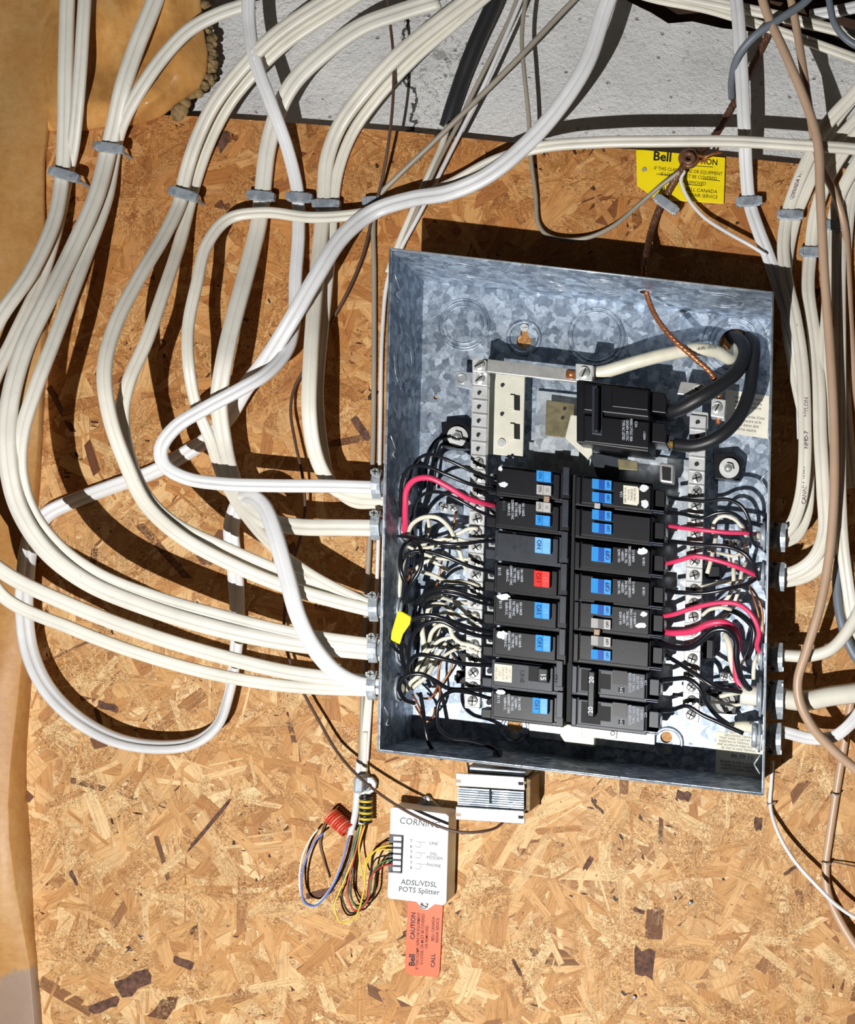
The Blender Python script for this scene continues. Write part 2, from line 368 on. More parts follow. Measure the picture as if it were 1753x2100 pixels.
def text(parent, s, u, v, h, size, ang, mat, name='lettering', sq=1.0, align='CENTER', bold=0.0, lift=0.0003, spacing=1.0, label=None, basis=None):
    """lettering of cap height about 0.7*size px, running along ang degrees clockwise from the picture's right"""
    cu = bpy.data.curves.new('lettering', 'FONT'); cu.body = s; cu.size = 1; cu.align_x = align; cu.align_y = 'CENTER'; cu.resolution_u = 2
    cu.space_line = spacing; cu.offset = bold
    to = bpy.data.objects.new('lettering_source', cu); me = bpy.data.meshes.new_from_object(to)
    bpy.data.objects.remove(to); bpy.data.curves.remove(cu)
    a = math.radians(ang)
    if basis is None:
        X = Vector((math.cos(a), 0, -math.sin(a))); Y = Vector((math.sin(a), 0, math.cos(a))); N = NRM; c = P(u, v, h+lift); k = px(size, h)
    else: X, Y, N, c, k = basis; c = c+N*lift
    root = parent
    while root.parent is not None: root = root.parent
    off = Vector(root.location) if root.type == 'EMPTY' else Vector(root['_o'])
    for q in me.vertices: q.co = c+X*q.co.x*k*sq+Y*q.co.y*k-off
    me.materials.clear(); me.materials.append(mat); me.name = name; me.update()
    o = bpy.data.objects.new(name, me); COL.objects.link(o); o.parent = parent
    if label: o['label'] = label
    return o

# ------------------------------------------------------------------ setting: board, concrete, dark timber
def struct(o): o['kind'] = 'structure'; return o
top = [(-420,215),(395,238),(600,252),(830,270),(1080,296),(1300,306),(1500,322),(1753,348),(2300,400)]
mb = MB(); mb.slab(top+[(2300,2600),(-420,2600)], 0.0, -0.018)
wall = mb.build('wall_back', MC['osb']); struct(wall)
off = Vector(wall.location)
for q in wall.data.vertices: q.co += off
wall.location = (0,0,0)
hc = -0.019
cpts = [(-420,-900),(1180,-900),(1225,-40),(1290,4),(1335,26),(1370,48),(1420,44),(1480,58),(1560,66),(1640,80),(1753,112),(2300,190),(2300,460),(-420,460)]
mb = MB(); mb.slab(cpts, hc, hc-0.03); cw = mb.build('wall_foundation', MC['concrete']); struct(cw)
off = Vector(cw.location)
for q in cw.data.vertices: q.co += off
cw.location = (0,0,0)
mb = MB(); mb.slab([(900,-900),(2400,-900),(2400,300),(900,300)], -0.055, -0.09); struct(mb.build('trim_1', wood))

def flake_mat():
    t = NT('wood_strand'); uv = t.n('ShaderNodeUVMap').outputs[0]; ge = t.n('ShaderNodeNewGeometry'); ri = ge.outputs['Random Per Island']; pos = ge.outputs['Position']
    base = t.ramp(ri, [(0.0, srgb(104,68,46)), (0.018, srgb(118,80,52)), (0.03, srgb(172,122,74)), (0.25, srgb(194,146,92)), (0.45, srgb(210,166,112)), (0.6, srgb(184,134,80)), (0.8, srgb(226,194,144)), (1.0, srgb(204,158,102))])
    off = t.n('ShaderNodeCombineXYZ'); t.L(t.math('MULTIPLY', ri, 37.0), off.inputs[2])
    m = t.n('ShaderNodeVectorMath', operation='ADD'); t.L(t.mapping(uv, scale=(40, 520, 1)), m.inputs[0]); t.L(off.outputs[0], m.inputs[1])
    g = t.noise(m.outputs[0], 1.0, 4, 0.7, 0.6)
    col = t.mix(0.9, base, t.ramp(g, [(0.28, (0.52,0.42,0.34,1)), (0.5, (0.95,0.93,0.9,1)), (0.68, (1.1,1.08,1.04,1))]), 'MULTIPLY')
    f1 = t.noise(pos, 120, 5, 0.78, 1.2); rid = t.math('ABSOLUTE', t.math('SUBTRACT', f1, 0.5))
    area = t.ramp(t.noise(pos, 17, 2), [(0.46, (0,0,0,1)), (0.58, (1,1,1,1))])
    fm = t.math('MULTIPLY', t.math('LESS_THAN', rid, 0.017), area); col = t.mix(t.math('MULTIPLY', fm, 0.8), col, srgb(112,68,32))
    f2 = t.noise(t.mapping(pos, loc=(7,1,3)), 90, 5, 0.75, 1.5); r2 = t.math('LESS_THAN', t.math('ABSOLUTE', t.math('SUBTRACT', f2, 0.5)), 0.014)
    col = t.mix(t.math('MULTIPLY', t.math('MULTIPLY', r2, area), 0.7), col, srgb(244,214,160))
    sp = t.math('GREATER_THAN', t.noise(pos, 230, 2, 0.5), 0.7); col = t.mix(t.math('MULTIPLY', sp, 0.75), col, srgb(84,50,28))
    sx = t.n('ShaderNodeSeparateXYZ'); t.L(pos, sx.inputs[0]); hz = t.n('ShaderNodeMapRange'); t.L(sx.outputs[2], hz.inputs[0]); hz.inputs[1].default_value = 1.45; hz.inputs[2].default_value = 2.0
    age = t.math('ADD', hz.outputs[0], t.math('MULTIPLY', t.math('SUBTRACT', t.noise(pos, 3.2, 3), 0.5), 0.9))  # random blotches of tone, darker and browner towards the top
    col = t.mix(1.0, col, t.ramp(age, [(0.0, (1.02,1.03,1.07,1)), (0.5, (0.93,0.80,0.66,1)), (1.0, (0.90,0.70,0.52,1))]), 'MULTIPLY')
    t.col(col); t.b.inputs['Roughness'].default_value = 0.6; t.b.inputs['Specular IOR Level'].default_value = 0.35
    t.bump(t.math('SUBTRACT', g, t.math('MULTIPLY', fm, 0.8)), 0.6, 0.0012); return t.m
def flakes(n):
    rf = random.Random(11); vs = []; fs = []; uvs = []
    xa, xb = P(-380, 0).x, P(2200, 0).x; za, zb = P(0, 2500).z, P(0, 215).z
    for i in range(n):
        q = i/n; ln = rf.uniform(.03, .12)*(1-.55*q); wd = rf.uniform(.008, .028)*(1-.6*q) if rf.random() < .72 else rf.uniform(.0015, .004)
        c = Vector((rf.uniform(xa, xb), 0, rf.uniform(za, zb))); a = rf.gauss(1.2, .9) if rf.random() < .6 else rf.uniform(0, math.pi)
        X = Vector((math.cos(a), 0, math.sin(a))); Z = Vector((-math.sin(a), 0, math.cos(a))); h = .00008+.00042*q; tl = rf.uniform(-.0003, .0003)
        sk = rf.uniform(-.35, .35)*wd; m = 4; up = [(-ln/2+j*ln/m+(rf.uniform(-.15,.15)*wd if 0 < j < m else rf.uniform(-.5,.5)*wd*.6)+sk, wd/2*rf.uniform(.75, 1.05)) for j in range(m+1)]
        dn = [(-ln/2+j*ln/m-sk+rf.uniform(-.3,.3)*wd, -wd/2*rf.uniform(.75, 1.05)) for j in range(m, -1, -1)]
        pl = up+dn; P3 = [c+X*x+Z*z for x, z in pl]
        # keep below the board's top edge
        if any(lerp_top(p) for p in P3): continue
        k = len(vs); n2 = len(pl); hh = [h+tl*(x/ln) for x, z in pl]
        vs += [Vector((p.x, -max(e, .00003), p.z)) for p, e in zip(P3, hh)]+[Vector((p.x, .0004, p.z)) for p in P3]; uo = rf.uniform(0, 5)
        uvs += [(x+uo, z) for x, z in pl]*2
        fs.append(tuple(range(k, k+n2))); fs += [(k+j, k+n2+j, k+n2+(j+1) % n2, k+(j+1) % n2) for j in range(n2)]
    me = bpy.data.meshes.new('strand'); me.from_pydata(vs, [], fs); ul = me.uv_layers.new(name='UVMap')
    li = [0]*len(me.loops); me.loops.foreach_get('vertex_index', li); ul.data.foreach_set('uv', [q for i in li for q in uvs[i]])
    me.materials.append(flake_mat()); o = bpy.data.objects.new('strand', me); COL.objects.link(o); o.parent = wall; o['kind'] = 'stuff'
bark = simple('bark_brown', (92,62,48), 0.8, 0, 0.75, 160, 0.6)
def lerp_top(p):
    u = U0+p.x*F/D0; v = V0-(p.z-ZC)*F/D0
    for (a, b), (c, d) in zip(top, top[1:]):
        if a <= u <= c: return v < b+(d-b)*(u-a)/(c-a)
    return True
flakes(5200)
for u, v, ln, wd, an in ((272,2018,78,44,-28),(215,2062,60,22,-25),(432,1688,130,9,-50),(375,1975,42,20,20),(222,1450,50,16,15),(455,1478,36,10,0),(150,1800,34,9,62),(1402,1632,32,20,10),(1322,1975,42,70,0),(1205,1772,12,34,30),(655,1832,60,14,-15),(452,285,30,44,25),(1310,1868,26,8,20),(1555,1690,18,26,5),(1620,1785,34,9,-35),(740,880,60,16,55),(500,655,24,8,10),(1060,1985,40,8,60)):
    k = MB(); rr_ = random.Random(int(u)); pts = []; a = math.radians(an)
    for x, y in ((-.5,-.3),(-.42,-.5),(-.1,-.42),(.2,-.5),(.46,-.4),(.5,.1),(.4,.5),(.1,.4),(-.2,.5),(-.48,.3)):
        x += rr_.uniform(-.07,.07); y += rr_.uniform(-.12,.12); pts.append((u+x*ln*math.cos(a)-y*wd*math.sin(a), v+x*ln*math.sin(a)+y*wd*math.cos(a)))
    k.slab(pts, .00062, 0); o_ = k.build('bark_flake', bark, None); o_.parent = wall; o_.matrix_parent_inverse.identity()
for u, v in ((1415,1852),(1300,2046)):
    k = MB(); k.cyl(P(u,v,0), P(u,v,.004), px(4), n=10); k.dome(P(u,v,.004), NRM, px(4.5), .0008, 10, 2); tag(k.build('nail', screwm), 'bright nail head in the board, '+('upper right' if v < 1900 else 'near the bottom edge'), 'nail')

# insulation wraps on the left
def lerp_list(tab, x):
    if x <= tab[0][0]: return tab[0][1]
    for (a, b), (c, d) in zip(tab, tab[1:]):
        if x <= c: return b+(d-b)*(x-a)/(c-a)
    return tab[-1][1]
def wrap(name, left, right, v0, v1, hfun, mat, nr=90, nc=26):
    mb = MB(); vs = []
    for i in range(nr+1):
        v = v0+(v1-v0)*i/nr; a = lerp_list(left, v); b = lerp_list(right, v)
        for j in range(nc+1):
            q = j/nc; q = 1-(1-q)**1.6; u = a+(b-a)*q; vs.append(P(u, v, hfun(q, (v-v0)/(v1-v0), u, v)))
    fs = [(i*(nc+1)+j, i*(nc+1)+j+1, (i+1)*(nc+1)+j+1, (i+1)*(nc+1)+j) for i in range(nr) for j in range(nc)]
    n0 = len(vs); e = [i*(nc+1)+nc for i in range(nr+1)]
    mb.add(vs, fs, True)
    ed = [vs[i] for i in e]; bk_ = [Vector((p.x-0.004, min(p.y+0.05, 0.0), p.z)) for p in ed]
    mb.add(ed+bk_, [(i, i+1, i+1+len(ed), i+len(ed)) for i in range(nr)], True)
    return mb.build(name, mat)
R = random.Random(3)
ph = [R.uniform(0, 6) for _ in range(8)]
def hb(q, w_, u, v):
    edge = 1-q
    H = lerp_list([(-100,.012),(260,.014),(700,.018),(1100,.022),(1400,.032),(1700,.044),(1850,.036),(2000,.022),(2200,.018)], v)
    return H*(1-max(0, 1-edge*6)**2*0.25)+0.004*math.sin(v*0.009+ph[0])*edge+0.002*math.sin(u*0.03+v*0.013+ph[1])+0.02*edge*edge
batt = wrap('insulation_batt', [(-700,-420),(2600,-420)], [(-700,90),(-60,96),(180,104),(260,96),(330,88),(450,88),(560,92),(700,84),(800,82),(900,78),(1000,70),(1060,62),(1200,52),(1350,46),(1450,36),(1550,24),(1640,18),(1720,20),(1829,34),(1971,60),(2100,71),(2600,90)], -700, 2600, hb, kraft)
tag(batt, 'bulging insulation batt faced in brown kraft paper along the left edge', 'insulation')
def hp(q, w_, u, v):
    e = min(1, (1-q)*5); f = min(1, (268-v)/55)
    e *= min(1, q*7); return 0.003+0.021*(e*f)**.7+0.0035*math.sin(u*.022+v*.03+ph[2])*e+0.003*math.sin(u*.05-v*.02+ph[3])*e*f
film = wrap('plastic_film', [(-700,70),(300,70)], [(-700,400),(-60,412),(0,412),(60,418),(110,427),(150,424),(180,410),(200,385),(215,360),(230,345),(245,320),(258,275),(266,180)], -700, 268, hp, poly, 110, 40)
tag(film, 'glossy brown translucent plastic film bulging over the board at top left', 'plastic sheet')
mb = MB(); R2 = random.Random(5); fp_ = [(420,-10),(430,40),(434,90),(438,135),(430,165),(415,182),(395,195),(378,204),(368,215),(362,232)]
for (a0, b0), (a1, b1) in zip(fp_, fp_[1:]):
    for i in range(9):
        q = i/9; mb.dome(P(a0+(a1-a0)*q+R2.uniform(-6,6), b0+(b1-b0)*q+R2.uniform(-4,4), R2.uniform(-.004,.002)), NRM+Vector((R2.uniform(-.3,.3),0,R2.uniform(-.3,.3))), px(R2.uniform(5,10)), px(R2.uniform(5,9)), 8, 3)
for (u, v, r) in ((372,226,15),(365,236,14),(380,212,12)): mb.dome(P(u, v, 0.0), NRM, px(r), px(r*.8), 12, 4)
tag(mb.build('expanding_foam', foam), 'crusty yellow-brown bead of foam along the edge of the brown film', 'foam')

# ------------------------------------------------------------------ the steel box
BD = 0.095; BB = 0.004
FT = [P(800,510,BD), P(1585,600,BD), P(1565,1630,BD), P(775,1540,BD)]      # TL TR BR BL at the rim
A_ = FT[1]-FT[0]; B_ = FT[3]-FT[0]; Ad = A_.normalized(); Bd = B_.normalized()
def BX(s, t, h): q = FT[0]+A_*s+B_*t; return Vector((q.x, -h, q.z))
panel = thing('electrical_enclosure', BX(.5, 1, 0), 'open grey galvanised steel breaker panel box screwed to the strand board', 'electrical panel')
T = 0.0016
def quad_slab(p, q, depth0, depth1, inward):
    fr = [p, q, q+inward*T, p+inward*T]
    return [Vector((x.x, -depth1, x.z)) for x in fr], [Vector((x.x, -depth0, x.z)) for x in fr]
for nm, i, j, inw in (('top_wall',0,1,Bd),('right_wall',1,2,-Ad),('bottom_wall',2,3,-Bd),('left_wall',3,0,Ad)):
    mb = MB(); f, b = quad_slab(FT[i], FT[j], BB-0.003, BD, inw); mb.prism(f, b); ww = mb.build(nm, galv, panel)
    if nm in ('top_wall', 'bottom_wall'):                    # knockouts on the short walls
        t_ = 0.0 if nm == 'top_wall' else 1.0; n_ = Bd if t_ == 0 else -Bd
        for s_, h_, r_ in ((.17,.058,.021),(.40,.064,.0125),(.41,.035,.010),(.55,.058,.021),(.70,.030,.013),(.86,.056,.023)):
            c = BX(s_, t_, h_)+n_*(T+.0001); k = MB(); k.ring(c, n_, r_, .0007, 40, 6, Ad, .6); k.ring(c, n_, r_*.72, .0006, 36, 6, Ad, .6); k.build('knockout', zinc if t_ == 0 else galv, ww)
    if nm == 'left_wall':
        c = BX(0, .205, .052)+Ad*(T+.0001); k = MB(); k.ring(c, Ad, .030, .0007, 40, 6, Bd, .6); k.ring(c, Ad, .020, .0008, 36, 6, Bd, .6); k.build('knockout', galv, ww)
c = BX(.652, 0, .059)+Bd*(T+.0003); k = MB(); k.cyl(c, c+Bd*.0012, .0085, n=6, smooth=False); pl_ = k.build('ground_hub_nut', zinc, panel)
k = MB(); k.cyl(c+Bd*.0012, c+Bd*.0016, .0045, n=16); k.build('hub_opening', vdark, pl_)
c = BX(.652, 0, .059)-Bd*.0002; k = MB(); k.cyl(c, c-Bd*.004, .008, n=6, smooth=False); k.build('ground_hub_nut', zinc, panel)
# rim lip catches light
mb = MB()
for i in range(4):
    a, b = FT[i], FT[(i+1) % 4]; mb.cyl(a, b, 0.0010, n=8)
mb.build('rim', zinc, panel, label='bright cut edge of the box')
# back plate with real holes
from mathutils.geometry import delaunay_2d_cdt
HOLES = [(P(u, v, BB), px(r)) for (u, v, r) in ((1074,700,15),(1075,683,8),(1056,1486,16),(1366,1512,12),(1508,708,34),(893,815,4))]
co2 = [Vector((q.x, q.z)) for q in (BX(0,0,BB), BX(1,0,BB), BX(1,1,BB), BX(0,1,BB))]; ed = [(0,1),(1,2),(2,3),(3,0)]
for c, r in HOLES:
    n0 = len(co2); nn = 24
    co2 += [Vector((c.x+r*math.cos(i*2*math.pi/nn), c.z+r*math.sin(i*2*math.pi/nn))) for i in range(nn)]; ed += [(n0+i, n0+(i+1) % nn) for i in range(nn)]
vo_, eo_, fo_ = delaunay_2d_cdt(co2, ed, [], 0, 1e-6)[:3]
fo_ = [f for f in fo_ if all(((sum((vo_[i] for i in f), Vector((0,0)))/len(f))-Vector((c.x, c.z))).length > r*0.985 for c, r in HOLES)]
bp = MB(); bp.add([Vector((q.x, -BB+.0009, q.y)) for q in vo_], fo_)
back = bp.build('back_plate', galv, panel); so = back.modifiers.new('gauge', 'SOLIDIFY'); so.thickness = 0.0015; so.offset = 0
def kring(u, v, r, parent, h=BB, m=galv, rr=(1, .76), nm='knockout'):
    k = MB()
    for q in rr: k.ring(P(u, v, h+.0004), NRM, px(r*q), .0009, 48, 6, None, .6)
    return k.build(nm, m, parent)
kring(951, 666, 52, back, rr=(1,.9,.74)); kring(1222, 690, 58, back, rr=(1,.86)); kring(1505, 705, 52, back, rr=(1,.82)); kring(1505,705,66,back,rr=(1,))
for u, v, r in ((1074,692,32),(1056,1494,27),(1368,1524,30)):
    k = MB(); k.ring(P(u, v, BB+.0006), NRM, px(r), .0022, 36, 8, None, .6); k.build('mounting_dimple', galv, back)
    if v > 1000:
        k = MB(); k.cyl(P(u, v+14, BB), P(u, v+14, BB+.004), px(9), n=16); k.cyl(P(u, v+14, BB+.004), P(u, v+14, BB+.0045), px(4.5), n=6, smooth=False); k.build('mounting_screw', screwm, panel)
k = MB(); k.cyl(P(1075,672,BB), P(1075,672,BB+.003), px(8), n=16); k.box(P(1075,672,BB+.0032), Vector((px(6),0,0)), Vector((0,.0003,0)), Vector((0,0,px(1)))); k.build('mounting_screw', screwm, panel)
# punched tabs along the left wall and right wall
for t_ in (.06, .385, .93):
    k = MB(); c = BX(0, t_, .086)+Ad*T
    k.cyl(c-Bd*.008, c+Bd*.003+NRM*-.013, .0008, n=6); k.cyl(c+Bd*.003+NRM*-.013, c+Bd*.010-NRM*.006, .0008, n=6); k.cyl(c+Bd*.010-NRM*.006, c+Bd*.012-NRM*.014, .0008, n=6)
    k.build('punched_tab', zinc, panel)
for t_ in (.06, .36, .94):
    k = MB(); c = BX(1, t_, .070)-Ad*T
    k.cyl(c-Bd*.006, c-Ad*.006+Bd*.004, .0009, n=6); k.cyl(c-Ad*.006+Bd*.004, c+Bd*.013, .0009, n=6); k.build('punched_tab', zinc, panel)
# cream and zinc interior mounting frame
sub = thing('breaker_mounting_frame', P(1180,1510,BB), 'cream and zinc steel mounting frame carrying the breakers inside the box', 'mounting frame')
def skew(u, v, du, dv): return [(u, v), (u+du, v+du*.1146), (u+du-dv*.0243, v+du*.1146+dv), (u-dv*.0243, v+dv)]
mb = MB(); mb.slab(skew(1004,764,72,166), .030, .026); pl = mb.build('bracket_plate', crmm, sub, .0006)
for v in (808, 867):
    k = MB(); k.slab([(1047,v),(1066,v+3),(1066,v+34),(1046,v+32)], .0303, .0298); k.build('slot', vdark, pl)
    k = MB(); k.slab([(1044,v+1),(1054,v+2),(1054,v+32),(1043,v+30)], .034, .030); k.build('slot_tongue', crmm, pl, .0006)
for u, v in ((1031,790),(1030,849)):
    k = MB(); k.cyl(P(u, v, .0298), P(u, v, .0304), px(4.5), n=14); k.build('hole', vdark, pl)
k = MB(); k.cyl(P(1028,908,.030), P(1028,908,.032), px(8), n=16); k.cyl(P(1028,908,.032), P(1028,908,.0325), px(4), n=16); k.build('rivet', alu, sub)
mb = MB(); mb.slab([(1100,800),(1200,811),(1192,1010),(1090,990)], .012, BB); mb.build('zinc_plate', zinc, sub, .0006)
mb = MB(); mb.slab([(1120,820),(1178,828),(1175,900),(1118,893)], .030, .027); dp = mb.build('bus_plate', dull, sub, .0006)
for u, v in ((1154,857),(1158,838)):
    k = MB(); k.cyl(P(u, v, .0299), P(u, v, .0304), px(4), n=12); k.build('hole', vdark, dp)
mb = MB(); mb.slab([(1080,905),(1440,946),(1436,1446),(1345,1452),(1342,1543),(1085,1512),(1083,1478),(1030,1472)], .010, BB); mb.build('base_pan', zinc, sub, .0008)
mb = MB(); mb.slab([(1170,850),(1210,856),(1215,930),(1205,942),(1158,898)], .045, .040); mb.build('stab_insulator', crmm, sub, .001)
mb = MB(); mb.slab([(1205,925),(1275,940),(1268,985),(1225,978)], .034, .028); mb.build('bus_stab', gypl, sub, .0008)
mb = MB(); mb.slab([(1266,940),(1308,946),(1308,965),(1268,962)], .052, .048); mb.build('bus_stab', dull, sub, .0006, label='brass-coloured bus stab')
mb = MB(); mb.slab([(1352,948),(1382,952),(1381,992),(1352,988)], .045, .030); k = mb.build('bus_stab', alu, sub, .002)
k2 = MB(); k2.slab([(1357,956),(1376,959),(1375,987),(1358,984)], .0455, .045); k2.build('slot', vdark, k)
mb = MB(); mb.slab([(1150,1484),(1219,1492),(1218,1532),(1160,1526),(1148,1508)], .028, .014); mb.build('end_bracket', crmm, sub, .001)
mb = MB(); mb.slab([(1191,1486),(1266,1494),(1264,1517),(1192,1512)], .034, .028); k = mb.build('end_tongue', crmm, sub, .0012)
k2 = MB(); k2.ring(P(1256,1504,.0342), NRM, px(4), .0004, 18); k2.build('hole', inkgrey, k)
# cross bar and lugs
xb = thing('neutral_cross_bar', P(1080,765,.05), 'flat aluminium neutral strap running across above the breakers', 'busbar')
mb = MB(); mb.slab([(990,735),(1186,758),(1184,784),(994,762)], .056, .050); mb.build('strap', alu, xb, .0006)
mb = MB(); mb.slab([(968,735),(996,738),(995,764),(968,762)], .062, .045); mb.build('lug', aluf, xb, .0008)
mb = MB(); mb.slab([(1180,745),(1216,749),(1214,783),(1180,779)], .072, .045); mb.build('lug', aluf, xb, .0008)
mb = MB(); mb.cyl(P(1162,767,.057), P(1180,769,.057), px(9,.06), n=12); mb.build('neutral_core', copper, xb)
def slot_screw(parent, u, v, h, r, ang=35, m=None, name='screw', cross=False):
    k = MB(); k.cyl(P(u, v, h), P(u, v, h+.0018), px(r, h), n=18); k.dome(P(u, v, h+.0018), NRM, px(r, h), .0009, 18, 3); o = k.build(name, m or screwm, parent)
    s_ = MB()
    for a in ((ang,) if not cross else (ang, ang+90)):
        a = math.radians(a); X = Vector((math.cos(a), 0, -math.sin(a))); Z = Vector((math.sin(a), 0, math.cos(a)))
        s_.box(P(u, v, h+.0027), X*px(r*.8, h), NRM*.0003, Z*px(r*.12, h))
    s_.build('screw_slot', vdark, o); return o
slot_screw(xb, 981, 747, .062, 12, 150); slot_screw(xb, 1197, 764, .072, 12, 115)
def neutral_bar(label, u0, v0, v1, wpx, first, n, holes, h, crossfrom):
    r_ = thing('neutral_bar', P(u0, v1, h), label, 'terminal bar', )
    L = v1-v0
    mb = MB(); mb.slab([(u0,v0),(u0+wpx,v0+wpx*.1146),(u0+wpx-L*.0243,v1+wpx*.1146),(u0-L*.0243,v1)], h, h-.008); mb.build('bar', aluf, r_, .0008)
    for i in range(n):
        t_ = first+i*(L-first*2+0)/(n-1); u = u0+wpx/2-t_*.0243; v = v0+wpx*.057+t_
        q = MB(); q.slab(skew(u-wpx*.46, v+11, wpx*.92, 3), h+.0012, h-.001); q.build('ridge', alu, r_)
        if i < holes:
            q = MB(); q.cyl(P(u, v, h-.0005), P(u, v, h+.0003), px(5, h), n=14); q.build('screw_hole', vdark, r_)
        else: slot_screw(r_, u, v, h-.001+.0012, 10.5, R.uniform(0, 90), cross=True)
    return r_
slot = neutral_bar('left neutral terminal bar, aluminium with empty holes at its top and screws below', 968, 790, 1450, 32, 14, 23, 5, .052, 5)
neutral_bar('right neutral terminal bar, aluminium with screws beside the right breakers', 1414, 850, 1478, 34, 14, 22, 4, .052, 4)
mb = MB(); mb.slab([(968,762),(1000,766),(999,792),(968,788)], .055, .045); mb.build('end_lug', aluf, slot, .0008); slot_screw(slot, 982, 776, .055, 11, 140)
mb = MB(); mb.slab([(934,760),(972,764),(970,800),(932,791)], .040, .034); mb.build('foot', zinc, slot, .0006); 
k = MB(); k.ring(P(946,777,.0405), NRM, px(9), .0012, 20); k.build('foot_hole', alu, slot)
for (u, v, lab) in ((938,895,'round insulated standoff with shiny screw beside the left neutral bar'),(1495,960,'round insulated standoff with shiny screw at the upper right of the box'),(1487,1440,'round insulated standoff with shiny screw at the lower right of the box')):
    r_ = thing('bar_standoff', P(u, v, BB), lab, 'standoff')
    k = MB(); k.slab([(u-34,v-30),(u+8,v-34),(u+28,v-14),(u+22,v+26),(u-30,v+22)], .022, BB); k.build('insulator', bkpl, r_, .001)
    k = MB(); k.cyl(P(u,v,.022), P(u,v,.025), px(20), n=22); k.build('washer', alu, r_); k = MB(); k.cyl(P(u-2,v,.025), P(u-2,v,.029), px(11), n=6, smooth=False); k.dome(P(u-2,v,.029), NRM, px(8), .003); k.build('bolt_head', screwm, r_)

# ------------------------------------------------------------------ breakers
HF = 0.066
def toggle(parent, u, v, du, dv, m, md, txt, left, h=HF):
    """rocker: a tilted block with a printed half; left-column toggles lean left"""
    q = skew(u, v, du, dv); k = MB()
    f = [P(a, b, h+.001) for a, b in q]
    hi, lo_ = .0075, .004
    o1 = q[0][0]
    def pt(s_, t_, hh): a = q[0][0]+(q[1][0]-q[0][0])*s_+(q[3][0]-q[0][0])*t_; b = q[0][1]+(q[1][1]-q[0][1])*s_+(q[3][1]-q[0][1])*t_; return P(a, b, h+hh)
    ss = (0, .44, .5, 1) if left else (0, .35, .65, 1)
    hs = (lo_, .0055, hi, hi) if left else (hi, .0055, .0045, .005)
    fr = [pt(s_, t_, hh) for t_ in (0, 1) for s_, hh in zip(ss, hs)]
    bk_ = [Vector((p.x, -(h-.002), p.z)) for p in fr]
    k.add(fr+bk_, [(0,1,5,4),(1,2,6,5),(2,3,7,6),(8,12,13,9),(9,13,14,10),(10,14,15,11),(0,4,12,8),(3,11,15,7),(0,8,9,1),(1,9,10,2),(2,10,11,3),(4,5,13,12),(5,6,14,13),(6,7,15,14)])
    o = k.build('toggle', m, parent, .0004)
    if not left:
        k = MB(); a = [pt(.35,.02,.0058), pt(.65,.02,.0048), pt(.65,.98,.0048), pt(.35,.98,.0058)]; k.prism(a, [p+Vector((0,.0012,0)) for p in a]); k.build('toggle_centre', md, o, label='darker centre band of the toggle')
        text(o, 'OFF', u+du*.83, v+dv*.5+du*.1, h+.0058, dv*.42, -90, ink if m is greyt else emb, sq=.9)
    else:
        text(o, 'ON', u+du*.22, v+dv*.5+du*.02, h+.0066, dv*.42, 90, ink if m is greyt else (simple('dark_red_emboss',(150,20,20)) if m is redt else emb), sq=.9)
        text(o, txt, u+du*.72, v+dv*.5+du*.07, h+.0077, dv*.42, 90, simple('pale_emboss', (120,190,240)) if m in (blue, lblue) else (greyd if m is greyt else simple('red_emboss',(250,110,100))), sq=.9)
    return o
FINE = 'CAT NO\nTYPE BR\n10 kA 120/240\nUSE CU AL\nNEUTRE'
def fine(parent, u, v, h, ang, m=inkwhite, body=None, sz=7.0):
    text(parent, body or '15A 1 HACR\n120/240V~\n75C TYPE NC\nCONVIENT CVAC\n10,000 A I.C.', u, v, h, sz, ang, m, sq=.72, spacing=1.05, bold=.01)
hilitem = simple('painted_edge_highlight', (96,104,120), 0.22, 0.1, 0.3, 60)  # paler than the case: edge highlights put into the colour
def body_block(parent, u, v, du, dv, left, m=bkpl, split=True):
    k = MB(); k.slab(skew(u, v+2, du, dv-4), HF-.004, .014); k.build('case', m, parent, .0010)
    iu = u+4 if left else u+13
    k = MB(); k.slab(skew(iu, v+7, du-26 if left else du-18, dv-14), HF, HF-.006); k.build('face_plate', m, parent, .0008)
    if left: k = MB(); k.slab(skew(u+du-16, v+5, 14, dv-10), HF-.001, HF-.008); k.build('end_step', gypl, parent, .0006)
    else: k = MB(); k.slab(skew(u+1, v+5, 10, dv-10), HF-.001, HF-.008); k.build('end_step', m, parent, .0006)
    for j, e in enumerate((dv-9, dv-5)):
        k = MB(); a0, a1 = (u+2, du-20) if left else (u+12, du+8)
        q = skew(a0, v+e, a1, 1.6); k.slab(q, HF-.0015-.003*j, HF-.012); k.build('edge_highlight', hilitem, parent)  # thin pale strips painted as glints along the lower edge
    # wire terminal block
    if left: q = skew(u-20, v+dv*.62, 22, dv*.30)
    else: q = skew(u+du-2, v+du*.1146+dv*.2, 26, dv*.6)
    k = MB(); k.slab(q, HF-.012, .022); k.build('terminal', m, parent, .0008)
    uu = u-4 if left else u+du+18; vv = v+dv*.42 if left else v+du*.1146+dv*.5
    k = MB(); k.slab(skew(uu-9, vv-9, 18, 18), HF-.016, .03); t_ = k.build('terminal_clamp', screwm, parent, .0006)
    k = MB(); k.cyl(P(uu, vv, HF-.016), P(uu, vv, HF-.0145), px(6), n=12); k.build('terminal_screw', gypl, t_)
def paint(parent, pts, h=HF):
    k = MB(); k.slab(pts, h+.0003, h); k.build('paint_splash', simple('white_paint', (222,226,228), .6), parent, label='splash of white paint')
def blob(u, v, a, b, n=14, sd=1):
    r = random.Random(sd); return [(u+a*math.cos(i*2*math.pi/n)*r.uniform(.7,1.1), v+b*math.sin(i*2*math.pi/n)*r.uniform(.65,1.1)) for i in range(n)]
DL = 152
